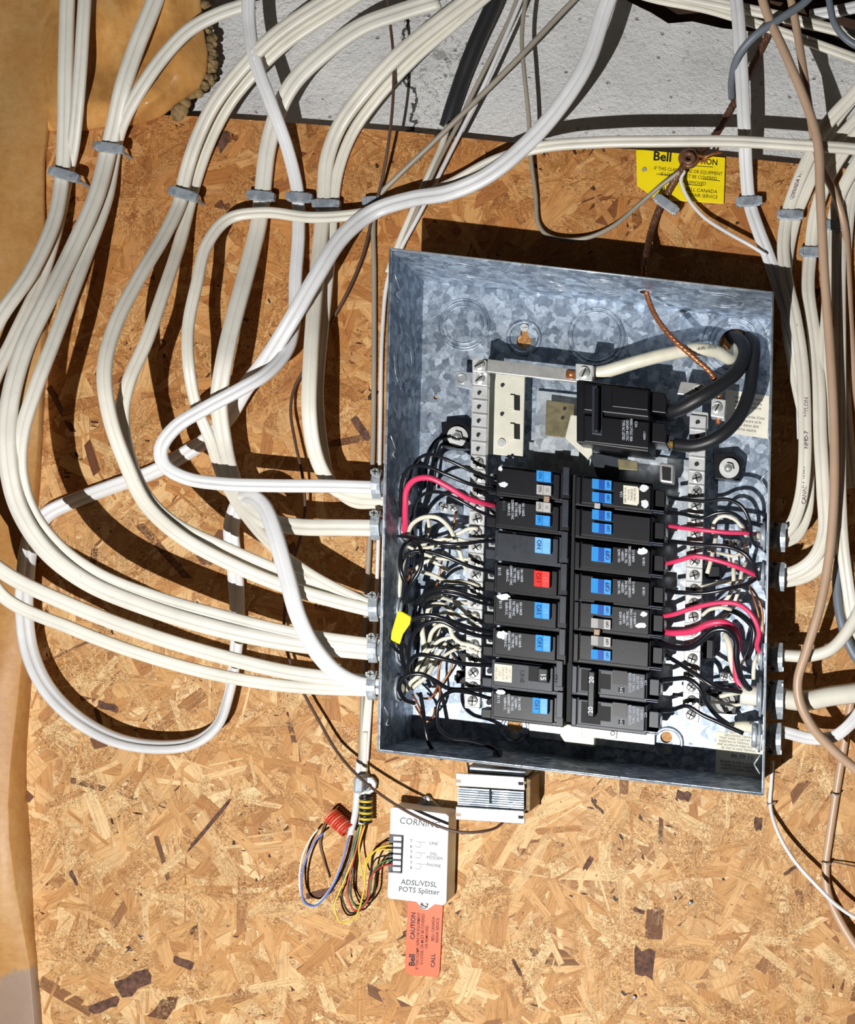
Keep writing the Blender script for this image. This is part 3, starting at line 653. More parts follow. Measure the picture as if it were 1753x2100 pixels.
def breaker(label, u, v, dv, left, m=bkpl):
    return thing('circuit_breaker', P(u, v+dv, .02), label, 'circuit breaker', )
# left column
L0, PT = 952, 66
def lu(v): return 1018-(v-952)*.0243
b = breaker('top left double breaker with blue and grey toggles joined by a tan tie bar', lu(952), 952, 132, True)
body_block(b, lu(952), 952, DL, 66, True); body_block(b, lu(1018), 1018, DL, 66, True)
toggle(b, 1100, 964, 30, 22, blue, blued, '15', True); toggle(b, 1100, 993, 30, 20, greyt, greyd, '15', True)
toggle(b, 1099, 1028, 30, 20, greyt, greyd, '15', True); toggle(b, 1098, 1055, 30, 21, blue, blued, '15', True)
k = MB(); k.slab([(1115,1017),(1127,1018),(1126,1030),(1114,1029)], HF+.006, HF); k.build('handle_tie', tie, b, .0006, 'tan plastic handle tie')
fine(b, 1058, 1045, HF, 90); paint(b, blob(1026,961,5,6)); paint(b, blob(1032,994,11,6,14,4)); text(b, 'B1515', 1033, 1037, HF, 8, 90, inkgrey)
b = breaker('left breaker with a single pale blue toggle and embossed blank face', lu(1084), 1084, 66, True)
body_block(b, lu(1084), 1084, DL, 66, True, gypl); toggle(b, 1097, 1101, 32, 32, lblue, blued, '15', True); fine(b, 1060, 1112, HF, 90, gypl, 'SWD\n120/240\n10kA LISTED\nCSA', 11)
b = breaker('left breaker with the only red toggle', lu(1150), 1150, 66, True)
body_block(b, lu(1150), 1150, DL, 66, True); toggle(b, 1095, 1169, 32, 33, redt, redt, '15', True); fine(b, 1055, 1180, HF, 90); text(b, 'B115', 1024, 1172, HF, 8, 90, inkwhite)
b = breaker('left breaker with blue toggle and white paint splash, directly under the red toggle one', lu(1216), 1216, 67, True)
body_block(b, lu(1216), 1216, DL, 67, True); toggle(b, 1096, 1234, 31, 33, blue, blued, '15', True); fine(b, 1053, 1248, HF, 90); paint(b, blob(1032,1224,14,8,14,2)); text(b, 'B115', 1026, 1240, HF, 8, 90, inkwhite)
b = breaker('left breaker with blue toggle, just above the one marked 15', lu(1284), 1284, 65, True)
body_block(b, lu(1284), 1284, DL, 65, True); toggle(b, 1098, 1301, 31, 33, blue, blued, '15', True); fine(b, 1051, 1314, HF, 90); paint(b, blob(1030,1302,12,10,14,3))
b = breaker('left breaker with black toggle marked 15 and a cream paper sticker', lu(1349), 1349, 64, True)
body_block(b, lu(1349), 1349, DL-4, 64, True, gypl)
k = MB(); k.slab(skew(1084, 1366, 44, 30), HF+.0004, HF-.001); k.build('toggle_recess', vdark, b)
k = MB(); k.slab(skew(1103, 1370, 20, 28), HF+.009, HF-.002); tg = k.build('toggle', bkpl, b, .0008); text(tg, '15', 1113, 1388, HF+.009, 15, 90, inkwhite, bold=.02)
k = MB(); k.slab(skew(1014, 1361, 36, 35), HF+.0005, HF); pp = k.build('sticker', paper, b); text(pp, 'CAT 115\nHACR TYPE\nTORQUE 30\nLB-IN\nWIRE CU/AL', 1031, 1381, HF+.0005, 7, 90, simple('tan_ink', (170,140,110)), sq=.7)
text(b, 'UNE', 1070, 1388, HF, 13, 90, vdark); text(b, 'ON', 1139, 1392, HF, 10, 90, vdark)
b = breaker('bottom left breaker with blue toggle and white paint at its left end', lu(1413), 1413, 64, True)
body_block(b, lu(1413), 1413, DL-2, 64, True); toggle(b, 1092, 1430, 31, 32, blue, blued, '15', True); fine(b, 1050, 1443, HF, 90); paint(b, blob(1026,1419,11,6,14,5)); text(b, 'B115', 1022, 1434, HF, 8, 90, inkwhite)
# right column
DR = 160
def ru(v): return 1180-(v-972)*.0243*.6
b = breaker('top right double breaker with four blue toggles and a white rating sticker', ru(972), 972, 132, False)
body_block(b, ru(972), 972, DR, 66, False); body_block(b, ru(1038), 1038, DR, 66, False)
for v in (981, 1008, 1044, 1071): toggle(b, 1214, v, 40, 20, blue, blued, '', False)
k = MB(); k.slab([(1219,1031),(1231,1032),(1230,1043),(1218,1042)], HF+.006, HF); k.build('handle_tie', greyt, b, .0006)
k = MB(); k.slab([(1278,995),(1307,998),(1310,1003),(1310,1032),(1306,1037),(1278,1033)], HF+.0005, HF); pp = k.build('sticker', paper, b); text(pp, 'WIRE FIL CU AL\n14-10 12-10\nTORQUE 20\nTYPE NC CTL', 1292, 1015, HF+.0005, 6.5, -90, inkgrey, sq=.7); text(b, '15A', 1274, 1014, HF, 8, -90, inkwhite)
paint(b, blob(1320,1001,10,8,14,6)); paint(b, blob(1322,1033,9,11,14,7))
b = breaker('right breaker with one blue toggle and white paint splash, under the four-toggle double', ru(1106), 1106, 64, False)
body_block(b, ru(1106), 1106, DR, 64, False); toggle(b, 1213, 1120, 40, 30, blue, blued, '', False); fine(b, 1284, 1140, HF, -90); paint(b, blob(1317,1131,14,8,14,8)); text(b, '1SB1B', 1320, 1152, HF, 7, -90, inkwhite)
b = breaker('right breaker with one blue toggle and a clean printed face', ru(1171), 1171, 64, False)
body_block(b, ru(1171), 1171, DR, 64, False); toggle(b, 1212, 1185, 41, 30, blue, blued, '', False); fine(b, 1284, 1205, HF, -90); text(b, '1SB1B', 1320, 1213, HF, 7, -90, inkwhite)
b = breaker('right double breaker with blue and grey toggles joined by a tan tie bar', ru(1228), 1228, 132, False)
body_block(b, ru(1228), 1228, DR, 66, False); body_block(b, ru(1294), 1294, DR, 66, False)
for v, m_, md_ in ((1238,blue,blued),(1267,greyt,greyd),(1303,greyt,greyd),(1331,blue,blued)): toggle(b, 1212, v, 40, 20, m_, md_, '', False)
k = MB(); k.slab([(1218,1290),(1230,1291),(1229,1303),(1217,1302)], HF+.006, HF); k.build('handle_tie', tie, b, .0006, 'tan plastic handle tie')
fine(b, 1287, 1268, HF, -90); paint(b, blob(1320,1260,8,6,14,9)); paint(b, blob(1314,1283,12,6,14,10))
b = breaker('bottom right double breaker with one long black handle marked 20 twice', ru(1360), 1360, 132, False)
for v in (1360, 1426):
    body_block(b, ru(v)-2, v, DR-4, 66, False, gypl)
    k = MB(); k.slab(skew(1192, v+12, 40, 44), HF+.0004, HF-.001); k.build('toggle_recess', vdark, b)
    k = MB(); k.slab(skew(1256, v+14, 30, 28), HF+.0006, HF-.001); k.build('window', bkpl, b)
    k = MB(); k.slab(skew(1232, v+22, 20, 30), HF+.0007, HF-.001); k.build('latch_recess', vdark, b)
    k = MB(); k.slab(skew(1268, v+50, 12, 9), HF+.0007, HF-.001); kk = k.build('marking_window', vdark, b); text(kk, 'ON', 1274, v+55, HF+.0007, 8, -90, inkwhite)
    text(b, 'CUTLER 120/240\nTYPE C HACR\n20A LISTED\n10,000 A\nCSA', 1308, v+40, HF, 8, -90, simple('pale_grey_ink', (168,178,194)), sq=.72)
k = MB(); k.slab(skew(1206, 1376, 14, 94), HF+.012, HF-.002); tg = k.build('toggle', bkpl, b, .001)
text(tg, '20', 1213, 1394, HF+.012, 14, -90, inkwhite, bold=.02); text(tg, '20', 1211, 1456, HF+.012, 14, -90, inkwhite, bold=.02)
# column spine between the two rows
sp_ = MB(); sp_.slab([(1171,972),(1181,973),(1171,1482),(1160,1480)], HF-.012, .012); tag(sp_.build('breaker_spine', vdark, None, .0006), 'narrow black plastic spine between the two breaker columns', 'spacer')
# main breaker
mbk = thing('main_breaker', P(1270, 930, .02), 'large black two-pole main breaker with thick cables at its right', 'circuit breaker')
HM = .080
k = MB(); k.slab([(1182,780),(1334,797),(1331,927),(1182,907)], HM-.004, .018); k.build('case', bkpl, mbk, .0012)
for v0 in (0, 65):
    k = MB(); k.slab([(1196,785+v0),(1332,800+v0),(1331,856+v0),(1196,841+v0)], HM, HM-.006); fp = k.build('face_plate', bkpl, mbk, .0012)
k = MB(); k.slab([(1254,793),(1330,801),(1329,842),(1254,834)], HM+.0016, HM); k.build('cover', bkpl, mbk, .0008)
k = MB(); k.slab([(1214,790),(1236,792),(1235,893),(1213,890)], HM+.0012, HM); k.build('handle_bezel', gypl, mbk, .0008)
k = MB(); k.slab([(1219,795),(1228,796),(1227,886),(1218,884)], HM+.010, HM); k.build('toggle', bkpl, mbk, .001)
text(mbk, 'MAIN 2 POLE 100A\n120/240V 60C/75C\nTYPE NC LISTED', 1286, 882, HM+.0002, 8, 90, inkwhite, sq=.7); text(mbk, '115094', 1321, 893, HM+.0002, 7, 90, inkwhite, sq=.8); text(mbk, 'CSA', 1304, 870, HM+.0002, 7, 90, inkwhite)
for v0 in (0, 62):
    k = MB(); k.slab([(1332,802+v0),(1364,806+v0),(1368,824+v0),(1366,848+v0),(1332,844+v0)], HM-.010, .022); tb = k.build('terminal', bkpl, mbk, .001)
    k = MB(); k.slab([(1362,828+v0),(1386,832+v0),(1384,852+v0),(1362,848+v0)], HM-.018, .03); k.build('terminal_barrel', gypl, tb, .001)
k = MB(); k.cyl(P(1372,910,.062), P(1392,914,.062), px(7), n=12); k.build('brass_wire_end', brass, mbk, label='brass coloured cable end')
# lugs by the right bar
lug = thing('ground_lug', P(1455,860,.02), 'aluminium screw lug clamping the bare copper ground cable', 'lug')
k = MB(); k.slab([(1459,816),(1488,820),(1485,858),(1457,853)], .052, .034); k.build('block', aluf, lug, .0008); slot_screw(lug, 1470, 836, .052, 11, 120)
k = MB(); k.slab([(1418,842),(1452,846),(1451,880),(1416,876)], .048, .040); k.build('block', aluf, lug, .0008); k = MB(); k.cyl(P(1434,862,.0478), P(1434,862,.0484), px(5), n=12); k.build('screw_hole', vdark, lug)
k = MB(); k.slab([(1396,782),(1444,788),(1441,814),(1388,808)], .044, .036); k.build('block', alu, lug, .0008); slot_screw(lug, 1432, 800, .044, 11, 30)
# earth wire clamps on the back plate
for u, v, lab in ((918,1040,'small earth clamp with two screws under the red wire at left'),(1498,1113,'small earth clamp with two screws under the top red wire at right'),(932,1322,'small earth clamp holding copper wires left of the lower breakers'),(1492,1388,'small square earth clamp with one screw at lower right')):
    r_ = thing('earth_clamp', P(u, v+10, BB), lab, 'clamp')
    k = MB(); k.slab(skew(u-16, v-9, 36, 20), .024, BB); k.build('clamp_block', zinc, r_, .001)
    slot_screw(r_, u-8, v, .024, 8, 20, cross=True); slot_screw(r_, u+10, v+1, .024, 8, 50, cross=True)
# stickers
def sticker(label, pts, h, lines):
    k = MB(); k.slab(pts, h+.0003, h); o = k.build('paper_label', paper); tag(o, label, 'label')
    for ln in lines: text(o, *ln)
    return o
sticker('cream bilingual instruction sticker at the right of the back plate', [(1488,798),(1577,812),(1574,900),(1484,886)], BB,
  [('neutral and ground\nassembly from the\nenclosure remove', 1534, 826, BB+.0003, 9, 6.6, inkgrey, 'lettering', .85), ('Service autorise d\'une\nborne neutre et le\nfil en laiton doit\nborne neutre.', 1532, 868, BB+.0003, 9, 6.6, inkgrey, 'lettering', .85)])
sticker('grey instruction sticker printed 86 09 15 in the lower right corner', [(1468,1500),(1566,1511),(1563,1602),(1467,1590)], BB,
  [('GROUNDING TERMINALS\nTWIST WIRES TOGETHER BEFORE\nINSERTING IN TERMINAL COPPER\nAND ALUMINUM WIRES MUST NOT\nBE USED IN SAME TERMINAL', 1516, 1524, BB+.0003, 6.6, 6.6, inkgrey, 'lettering', .85), ('86 09 15', 1522, 1552, BB+.0003, 13, 6.6, inkgrey), ('BORNES DE MISE A LA TERRE\nTORDRE LES FILS ENSEMBLE\nAVANT D\'INSERER LES FILS', 1514, 1572, BB+.0003, 7, 6.6, ink, 'lettering', .85)])

# ------------------------------------------------------------------ cables outside the box
# (label, material, width px, thickness ratio, lobes, [(u, v, height mm)])
FC = [
 ('leftmost cable, leaving the frame and re-entering as upper of the lowest pair', aged, 30, .5, 2, [(140,-60,30),(137,40,32),(134,160,34),(132,280,22),(128,357,18),(112,450,34),(62,560,65),(-6,660,90),(-70,800,105),(-95,980,110),(-60,1110,105),(10,1175,98),(150,1243,88),(300,1300,78),(450,1345,70),(600,1380,60),(770,1400,50),(805,1403,48)]),
 ('second cable from the left, passing out of frame and back as the lowest of all', aged, 26, .5, 2, [(176,-60,40),(170,60,44),(162,180,40),(150,300,20),(138,357,8),(120,450,24),(85,570,52),(30,690,84),(-20,800,100),(-52,980,104),(-38,1130,98),(6,1222,90),(150,1290,76),(300,1345,66),(450,1385,58),(600,1408,52),(770,1416,46),(805,1417,46)]),
 ('wide cable under the second staple, outer one of the long left bundle', aged, 34, .5, 2, [(338,-60,30),(318,0,30),(282,90,32),(252,180,32),(234,260,20),(222,310,16),(198,400,30),(150,510,56),(100,610,84),(48,720,106),(18,840,120),(16,940,122),(38,1040,116),(95,1130,106),(180,1195,97),(300,1245,88),(450,1290,76),(600,1320,62),(765,1338,50),(805,1342,48)]),
 ('cable curving over the plastic film, inner one of the long left bundle', aged, 27, .5, 2, [(520,5,30),(450,28,34),(390,60,36),(340,110,36),(290,180,34),(252,250,22),(236,306,8),(220,400,18),(182,510,45),(148,600,72),(110,700,96),(72,800,112),(45,890,118),(42,970,116),(66,1050,108),(120,1120,99),(200,1177,92),(320,1225,84),(450,1262,73),(600,1298,62),(765,1322,52),(805,1326,50)]),
 ('front cable of the third stapled pair from the left', cream, 28, .5, 2, [(760,-50,45),(640,18,45),(560,75,42),(500,135,38),(438,215,30),(402,290,22),(380,360,16),(370,410,16),(338,480,36),(285,570,70),(235,670,104),(214,760,122),(224,850,122),(258,950,112),(300,1035,104),(370,1100,96),(480,1160,82),(600,1208,66),(765,1252,50),(805,1258,48)]),
 ('rear cable of the third stapled pair from the left', cream, 26, .5, 2, [(790,-45,34),(680,25,34),(590,85,30),(530,140,26),(468,215,16),(425,300,10),(398,380,7),(388,420,8),(368,500,25),(335,600,60),(300,700,86),(263,785,100),(251,850,102),(262,930,100),(300,1018,98),(360,1075,90),(480,1132,76),(600,1182,60),(765,1236,46),(805,1243,44)]),
 ('broad cable under the fourth staple, twisting edge-on beneath the crossing loops', aged, 34, .45, 2, [(900,0,34),(820,25,34),(740,55,34),(660,112,30),(600,172,24),(568,235,14),(548,310,8),(538,400,7),(530,460,12),(505,560,34),(478,660,54),(460,740,64),(449,820,58),(456,890,44),(470,960,40),(495,1025,44),(540,1065,48),(610,1080,50),(700,1082,50),(770,1083,48),(808,1084,48)]),
 ('bright white cable through the fifth staple, turning a hairpin to the top connector', white, 27, .5, 2, [(512,-60,40),(510,40,40),(522,120,40),(555,210,34),(588,300,18),(608,380,9),(612,420,8),(612,490,14),(606,570,22),(604,650,28),(590,715,46),(548,765,66),(490,800,76),(420,838,82),(360,876,86),(330,920,86),(338,955,84),(380,980,80),(450,992,74),(560,996,64),(680,997,55),(775,1000,50),(812,1001,48)]),
 ('cream cable of the sixth staple, left of its pair, bending under the white hairpin', cream, 30, .5, 2, [(1000,-30,40),(900,45,38),(820,110,36),(745,190,28),(695,260,16),(670,330,9),(664,418,7),(655,510,18),(645,620,38),(637,740,62),(634,840,66),(642,910,56),(658,960,44),(685,1000,42),(730,1018,44),(775,1022,46),(812,1024,46)]),
 ('narrow cream cable hugging the right of the sixth staple', cream, 22, .5, 2, [(1030,-35,34),(925,55,30),(850,120,26),(775,200,18),(722,275,8),(694,350,5),(684,418,5),(678,510,8),(668,620,20),(658,720,30),(652,800,32),(655,860,28),(664,930,24),(680,990,24),(725,1030,34),(775,1032,42),(812,1032,44)]),
 ('long white cable crossing the top of the board, looping left and down over the staples', cream, 23, .55, 2, [(1860,322,46),(1753,306,48),(1640,298,50),(1500,290,52),(1350,290,54),(1230,292,54),(1110,302,50),(1010,332,42),(920,380,32),(830,416,24),(745,438,24),(640,446,26),(545,436,26),(470,448,30),(425,500,44),(404,580,60),(386,670,72),(387,750,76),(402,830,60),(430,900,46),(460,985,42),(505,1058,46),(565,1125,52),(640,1180,56),(720,1222,52),(770,1244,48),(805,1250,46)]),
 ('bright white cable that rings the lower left board and hooks to the lowest connector', white, 32, .5, 2, [(1270,-60,64),(1240,20,62),(1205,125,60),(1150,215,58),(1080,295,56),(1000,360,52),(920,395,46),(845,408,40),(770,432,34),(705,482,44),(650,565,56),(595,660,58),(545,740,44),(500,800,28),(470,850,18),(435,893,8),(380,930,6),(320,965,6),(230,998,6),(150,1028,7),(95,1056,12),(66,1100,20),(52,1180,26),(50,1260,28),(62,1340,28),(95,1410,28),(155,1472,28),(240,1518,28),(330,1532,28),(400,1522,28),(445,1488,26),(468,1430,20),(484,1330,12),(486,1230,10),(479,1140,10),(474,1090,16),(480,1055,26),(492,1030,38),(514,1018,54),(542,1040,66),(565,1100,74),(588,1180,78),(610,1260,78),(645,1330,74),(690,1380,66),(735,1402,58),(775,1408,54),(812,1410,52)]),
]
for row in FC: flat_cable(row[0], row[1], row[2], row[5], row[3], row[4], tws=[(0,0),(.36,0),(.42,48),(.74,48),(.8,0),(1,0)] if 'rings the lower' in row[0] else None)
# right hand side
flat_cable('bright white cable dropping vertically through the staple right of the yellow tag', white, 28, [(1500,-60,30),(1512,20,32),(1520,140,34),(1526,260,30),(1530,350,16),(1536,412,8),(1552,465,12),(1575,525,16),(1600,600,22),(1630,690,30),(1643,780,30),(1648,900,26)], .5)
r1 = flat_cable('cream cable printed with purple lettering beside the right side of the box', cream, 27, [(1790,150,40),(1740,205,36),(1690,262,30),(1655,330,20),(1628,395,12),(1614,440,9),(1606,500,14),(1612,570,24),(1630,650,38),(1645,750,50),(1650,860,54),(1649,960,54),(1640,1030,52),(1622,1078,50),(1600,1098,48),(1578,1102,48)], .5)
flat_cable('narrow cream cable showing behind the lettered one at its left', cream, 24, [(1800,200,26),(1740,262,22),(1685,325,16),(1650,400,9),(1634,440,7),(1616,520,10),(1610,610,18),(1618,700,28),(1634,790,34),(1652,880,36),(1658,980,38),(1652,1060,40),(1628,1104,42),(1600,1112,44),(1578,1112,44)], .5)
flat_cable('cream cable under the lower right staple curving into the second right connector', cream, 28, [(1800,230,34),(1745,290,28),(1700,360,18),(1672,440,10),(1662,516,8),(1657,590,16),(1668,680,30),(1678,780,44),(1682,900,52),(1688,1010,56),(1690,1090,56),(1672,1140,54),(1640,1168,50),(1605,1180,48),(1578,1182,48)], .5)
flat_cable('cream cable tucked right of the second connector cable', cream, 26, [(1810,260,30),(1760,330,24),(1722,400,14),(1706,462,9),(1700,540,14),(1696,640,28),(1690,740,40),(1700,860,44),(1712,980,46),(1714,1080,46),(1698,1140,46),(1660,1178,44),(1610,1192,44),(1578,1192,44)], .5)
flat_cable('cream cable sloping off at far right beside the grey one', cream, 26, [(1745,380,8),(1728,462,8),(1722,560,16),(1722,700,30),(1722,860,40),(1722,1000,50),(1727,1110,54),(1738,1200,50),(1752,1290,40),(1775,1380,30)], .5)
round_cable('tan round cable crossing down in front of the right-hand cables', tan, 20, [(1550,-60,60),(1570,20,60),(1610,110,62),(1650,205,64),(1676,290,66),(1682,400,62),(1690,560,60),(1702,720,62),(1710,880,66),(1710,1020,70),(1700,1140,72),(1682,1240,72),(1655,1330,70),(1636,1395,68),(1640,1440,66),(1665,1490,62),(1705,1535,56),(1760,1582,50),(1830,1640,46)])
round_cable('tan round cable running down the far right past a black band', tan, 17, [(1610,-60,50),(1628,30,50),(1645,130,50),(1660,230,50),(1680,330,40),(1712,400,24),(1732,470,12),(1738,560,10),(1744,680,12),(1758,820,16),(1780,960,20)])
round_cable('grey round cable curving out of the frame right of the panel', greyc, 20, [(1700,990,30),(1716,1080,36),(1722,1130,40),(1716,1190,44),(1722,1260,46),(1740,1320,46),(1790,1400,44)])
round_cable('cream cable curving up from the third right connector', cream, 26, [(1578,1344,48),(1610,1344,48),(1660,1345,50),(1705,1330,52),(1740,1290,52),(1775,1220,50),(1800,1130,48)])
round_cable('thickest cream cable entering the fourth right connector', cream, 42, [(1520,1424,44),(1560,1428,46),(1600,1432,48),(1650,1437,46),(1700,1428,44),(1760,1420,42),(1850,1405,40)])
flat_cable('white cable looping up from the lowest right connector', white, 25, [(1578,1498,46),(1610,1502,46),(1660,1514,44),(1705,1512,44),(1740,1488,44),(1775,1440,42),(1810,1370,40)], .5)
rv = round_cable('tan round cable stapled vertically down the lower right of the board', tan, 17, [(1752,1400,10),(1738,1480,8),(1725,1560,7),(1712,1640,6),(1700,1720,6),(1693,1775,6),(1697,1830,8),(1720,1885,14),(1760,1950,20),(1800,2010,24)])
for p, q in (((1702,1629),(1720,1631)),((1684,1770),(1702,1772))):
    k = MB(); k.cyl(P(p[0],p[1],.014), P(q[0],q[1],.014), px(1.6), n=6); k.cyl(P(p[0],p[1],.014), P(p[0],p[1],0), px(1.6), n=6); k.cyl(P(q[0],q[1],.014), P(q[0],q[1],0), px(1.6), n=6)
    tag(k.build('wire_staple', screwm), 'thin steel staple over the tan cable, '+('just below the panel level' if p[1] < 1700 else 'lower of the two'), 'staple')
round_cable('thin white wire leaving the bottom right corner of the box', white, 8, [(1584,1560,5),(1581,1610,4),(1579,1650,5),(1592,1700,18),(1625,1760,30),(1680,1822,36),(1720,1860,34),(1760,1885,30),(1820,1910,26)])
k = MB(); k.cyl(P(1572,1650,.008), P(1590,1648,.008), px(1.5), n=6); k.cyl(P(1572,1650,.008), P(1573,1651,0), px(1.5), n=6); k.cyl(P(1590,1648,.008), P(1590,1648,0), px(1.5), n=6); tag(k.build('wire_staple', screwm), 'thin steel staple under the box corner on the white wire', 'staple')
round_cable('thin dark wire crossing the board from the tan cable to the right frame edge', brownw, 3, [(1700,1766,4),(1730,1772,8),(1800,1786,8)])
# top
round_cable('black rubber cable slanting across the painted concrete', blackc, 30, [(1035,-70,6),(1010,10,4),(975,90,0),(948,160,-6),(928,220,-10),(915,262,-14)])
round_cable('long thin grey wire slanting from the top down to the small dark staple', thinw, 10, [(1240,-60,34),(1165,12,34),(1070,112,34),(960,222,30),(880,300,22),(815,362,12),(778,402,7),(767,440,6),(767,560,5),(767,740,5),(764,950,5),(757,1120,5),(748,1300,5),(743,1450,5),(739,1560,6)])
round_cable('thin white wire tucked right of the grey one down the side of the box', white, 8, [(1090,-60,22),(1068,0,22),(1030,90,20),(985,190,16),(945,270,12),(905,350,10),(860,440,9),(822,510,8),(796,570,6),(784,680,5),(780,850,5),(776,1100,5),(768,1300,5),(757,1480,5),(752,1560,6)])
round_cable('thin grey wire on the concrete beside the black rubber cable', thinw, 8, [(1075,-60,12),(1052,20,10),(1010,110,8),(970,190,6),(935,262,8),(900,330,12),(868,400,12),(835,480,8),(805,560,4)])
round_cable('white wire emerging below the black rubber cable over the board edge', cream, 12, [(918,258,3),(905,300,6),(885,345,10),(862,395,8),(838,450,7),(815,505,6),(795,560,5)])
bw = round_cable('thin dark brown bell wire wandering from the top down past the box to the transformer', brownw, 6, [(792,-60,30),(797,20,30),(806,110,32),(806,200,30),(797,290,24),(783,370,14),(768,425,10),(745,520,8),(712,600,8),(676,665,7),(640,735,8),(606,790,10),(596,840,14),(606,910,18),(620,975,18),(625,1050,16),(615,1105,14),(598,1160,14),(586,1230,12),(583,1300,12),(596,1360,14),(622,1420,16),(655,1480,18),(690,1540,22),(735,1592,34),(800,1643,42),(870,1682,46),(940,1706,44),(990,1705,36),(1020,1696,24),(1032,1685,18)])
round_cable('thin beige wire dropping from the top and swinging up to the ground clamp', thinw, 9, [(1095,-60,24),(1078,0,24),(1070,80,22),(1076,160,20),(1084,240,16),(1088,320,12),(1098,400,7),(1104,460,7),(1122,482,9),(1160,492,12),(1210,486,12),(1260,462,10),(1310,420,9),(1350,385,14),(1394,352,22)])
round_cable('white thin wire from the ground clamp down to the white vertical cable', white, 8, [(1404,350,20),(1396,368,18),(1410,405,14),(1442,444,16),(1490,476,20),(1540,504,22),(1572,524,22)])
flat_cable('pair of cream cables along the very top edge at right, lower one', cream, 20, [(1260,-30,-4),(1340,-4,-2),(1450,18,0),(1560,52,2),(1660,86,4),(1760,122,6),(1840,150,6)], .5)
flat_cable('pair of cream cables along the very top edge at right, upper one', cream, 22, [(1240,-60,8),(1360,-18,8),(1480,8,10),(1600,34,12),(1700,58,12),(1800,84,12)], .5)
flat_cable('short cream cable crossing the extreme top right corner', white, 24, [(1660,32,-2),(1720,22,6),(1780,8,10),(1840,-10,12)], .5)
round_cable('shiny grey cable arching in front of the vertical white cable', greyc, 15, [(1700,-60,60),(1655,0,60),(1600,38,62),(1545,76,60),(1512,118,46),(1500,165,20),(1500,200,-8)])
round_cable('grey cable curving at the extreme top right', greyc, 15, [(1690,-60,40),(1700,0,42),(1712,50,42),(1740,84,40),(1800,110,36)])
round_cable('old twisted brown ground cable rising behind to the top right', oldcop, 15, [(1590,40,-8),(1545,130,-10),(1505,210,-12),(1470,270,-8),(1440,305,6),(1416,322,18),(1392,355,20),(1372,390,10),(1350,432,8),(1335,475,12),(1326,520,34),(1320,555,50)], 'ground_cable', prof=strandprof, twist=260)
round_cable('twisted bare copper ground cable entering the box through its top', copper, 12, [(1320,548,58),(1322,580,60),(1328,610,60),(1345,650,62),(1380,695,64),(1425,735,62),(1460,768,56),(1474,800,48),(1474,826,42),(1472,870,40)], 'ground_cable', prof=strandprof, twist=260)
# more right-edge cables seen behind
flat_cable('cream cable at the extreme right above the board, slanting down left', cream, 24, [(1850,110,20),(1780,170,18),(1722,235,14),(1700,270,12),(1690,330,10)], .5)
flat_cable('aged cable behind the right staples, half in shade', aged, 24, [(1850,260,16),(1780,330,14),(1748,400,8),(1738,470,6),(1733,560,6),(1730,700,8),(1735,850,10),(1748,1000,12)], .5)

# feeders inside
round_cable('white insulated neutral feeder curving from the knockout to the lug', whw, 27, [(1525,700,0),(1512,715,14),(1497,735,28),(1470,722,42),(1430,716,52),(1370,726,58),(1300,744,60),(1240,762,56),(1200,768,54)], 'feeder_cable')
tw_ = [o for o in COL.objects if o.name.startswith('feeder_cable')][-1]
text(tw_, 'ALCAN  600V  NUAL  RW90', 1425, 716, .0585, 9, -4, ink, sq=.8)
round_cable('upper black main feeder cable from the knockout to the main breaker', blackc, 30, [(1500,690,-2),(1518,700,14),(1528,722,34),(1512,760,56),(1475,792,68),(1432,818,72),(1395,838,66),(1374,844,60)], 'feeder_cable')
round_cable('lower black main feeder cable making the wide bend', blackc, 27, [(1532,690,-2),(1545,705,14),(1543,750,40),(1534,810,56),(1510,862,66),(1470,898,70),(1425,914,66),(1384,912,60)], 'feeder_cable')

# ------------------------------------------------------------------ cable staples
def staple(label, u, v, wpx, ang, h, mat=stapm):
    r_ = thing('cable_staple', P(u, v, 0), label, 'cable staple')
    a = math.radians(ang); X = Vector((math.cos(a), 0, -math.sin(a))); Z = Vector((math.sin(a), 0, math.cos(a)))
    hw = px(wpx/2, h); c = P(u, v, 0); q = px(10.5, h); c = c+(P(u, v, h)-P(u, v, 0))*1.0; c.y = 0
    mb = MB(); mb.box(c+NRM*(h-.001), X*hw*.94, NRM*.0014, Z*q)
    for s_ in (-1, 1): mb.box(c+X*s_*hw*.72+NRM*h*.5, X*.0010, NRM*h*.5, Z*q*.35)
    mb.build('strap', mat, r_, .0009)
    for s_ in (-1, 1):
        k = MB(); k.box(c+X*hw*.95*s_+NRM*(h-.0015), X*.0024, NRM*.0028, Z*px(8)); k.build('nail', mat, r_, .0008)
for row in [('staple over the two leftmost cables',130,357,56,16,.026),('second staple from the left, highest on the board',222,302,54,8,.024),('staple over the third pair of cables',375,397,54,16,.023),
    ('staple on the broad cable, fourth from the left',534,401,50,6,.013),('staple on the bright white cable, fifth from the left',613,404,46,4,.013),('staple on the cream pair, sixth from the left',668,418,50,2,.012),
    ('small dark staple gripping the thin grey and brown wires',763,412,34,-4,.012),('staple on the bright white cable right of the yellow tag',1536,412,48,-4,.014),('staple on the purple-lettered cable',1620,440,48,2,.014),
    ('lowest right staple on the cream cable',1663,516,42,2,.014),('staple at far right behind the tan cable',1712,462,42,6,.014)]: staple(*row)
staple('pale metal strap across the old copper ground cable below the yellow tag', 1366, 418, 50, 35, .018, zinc)

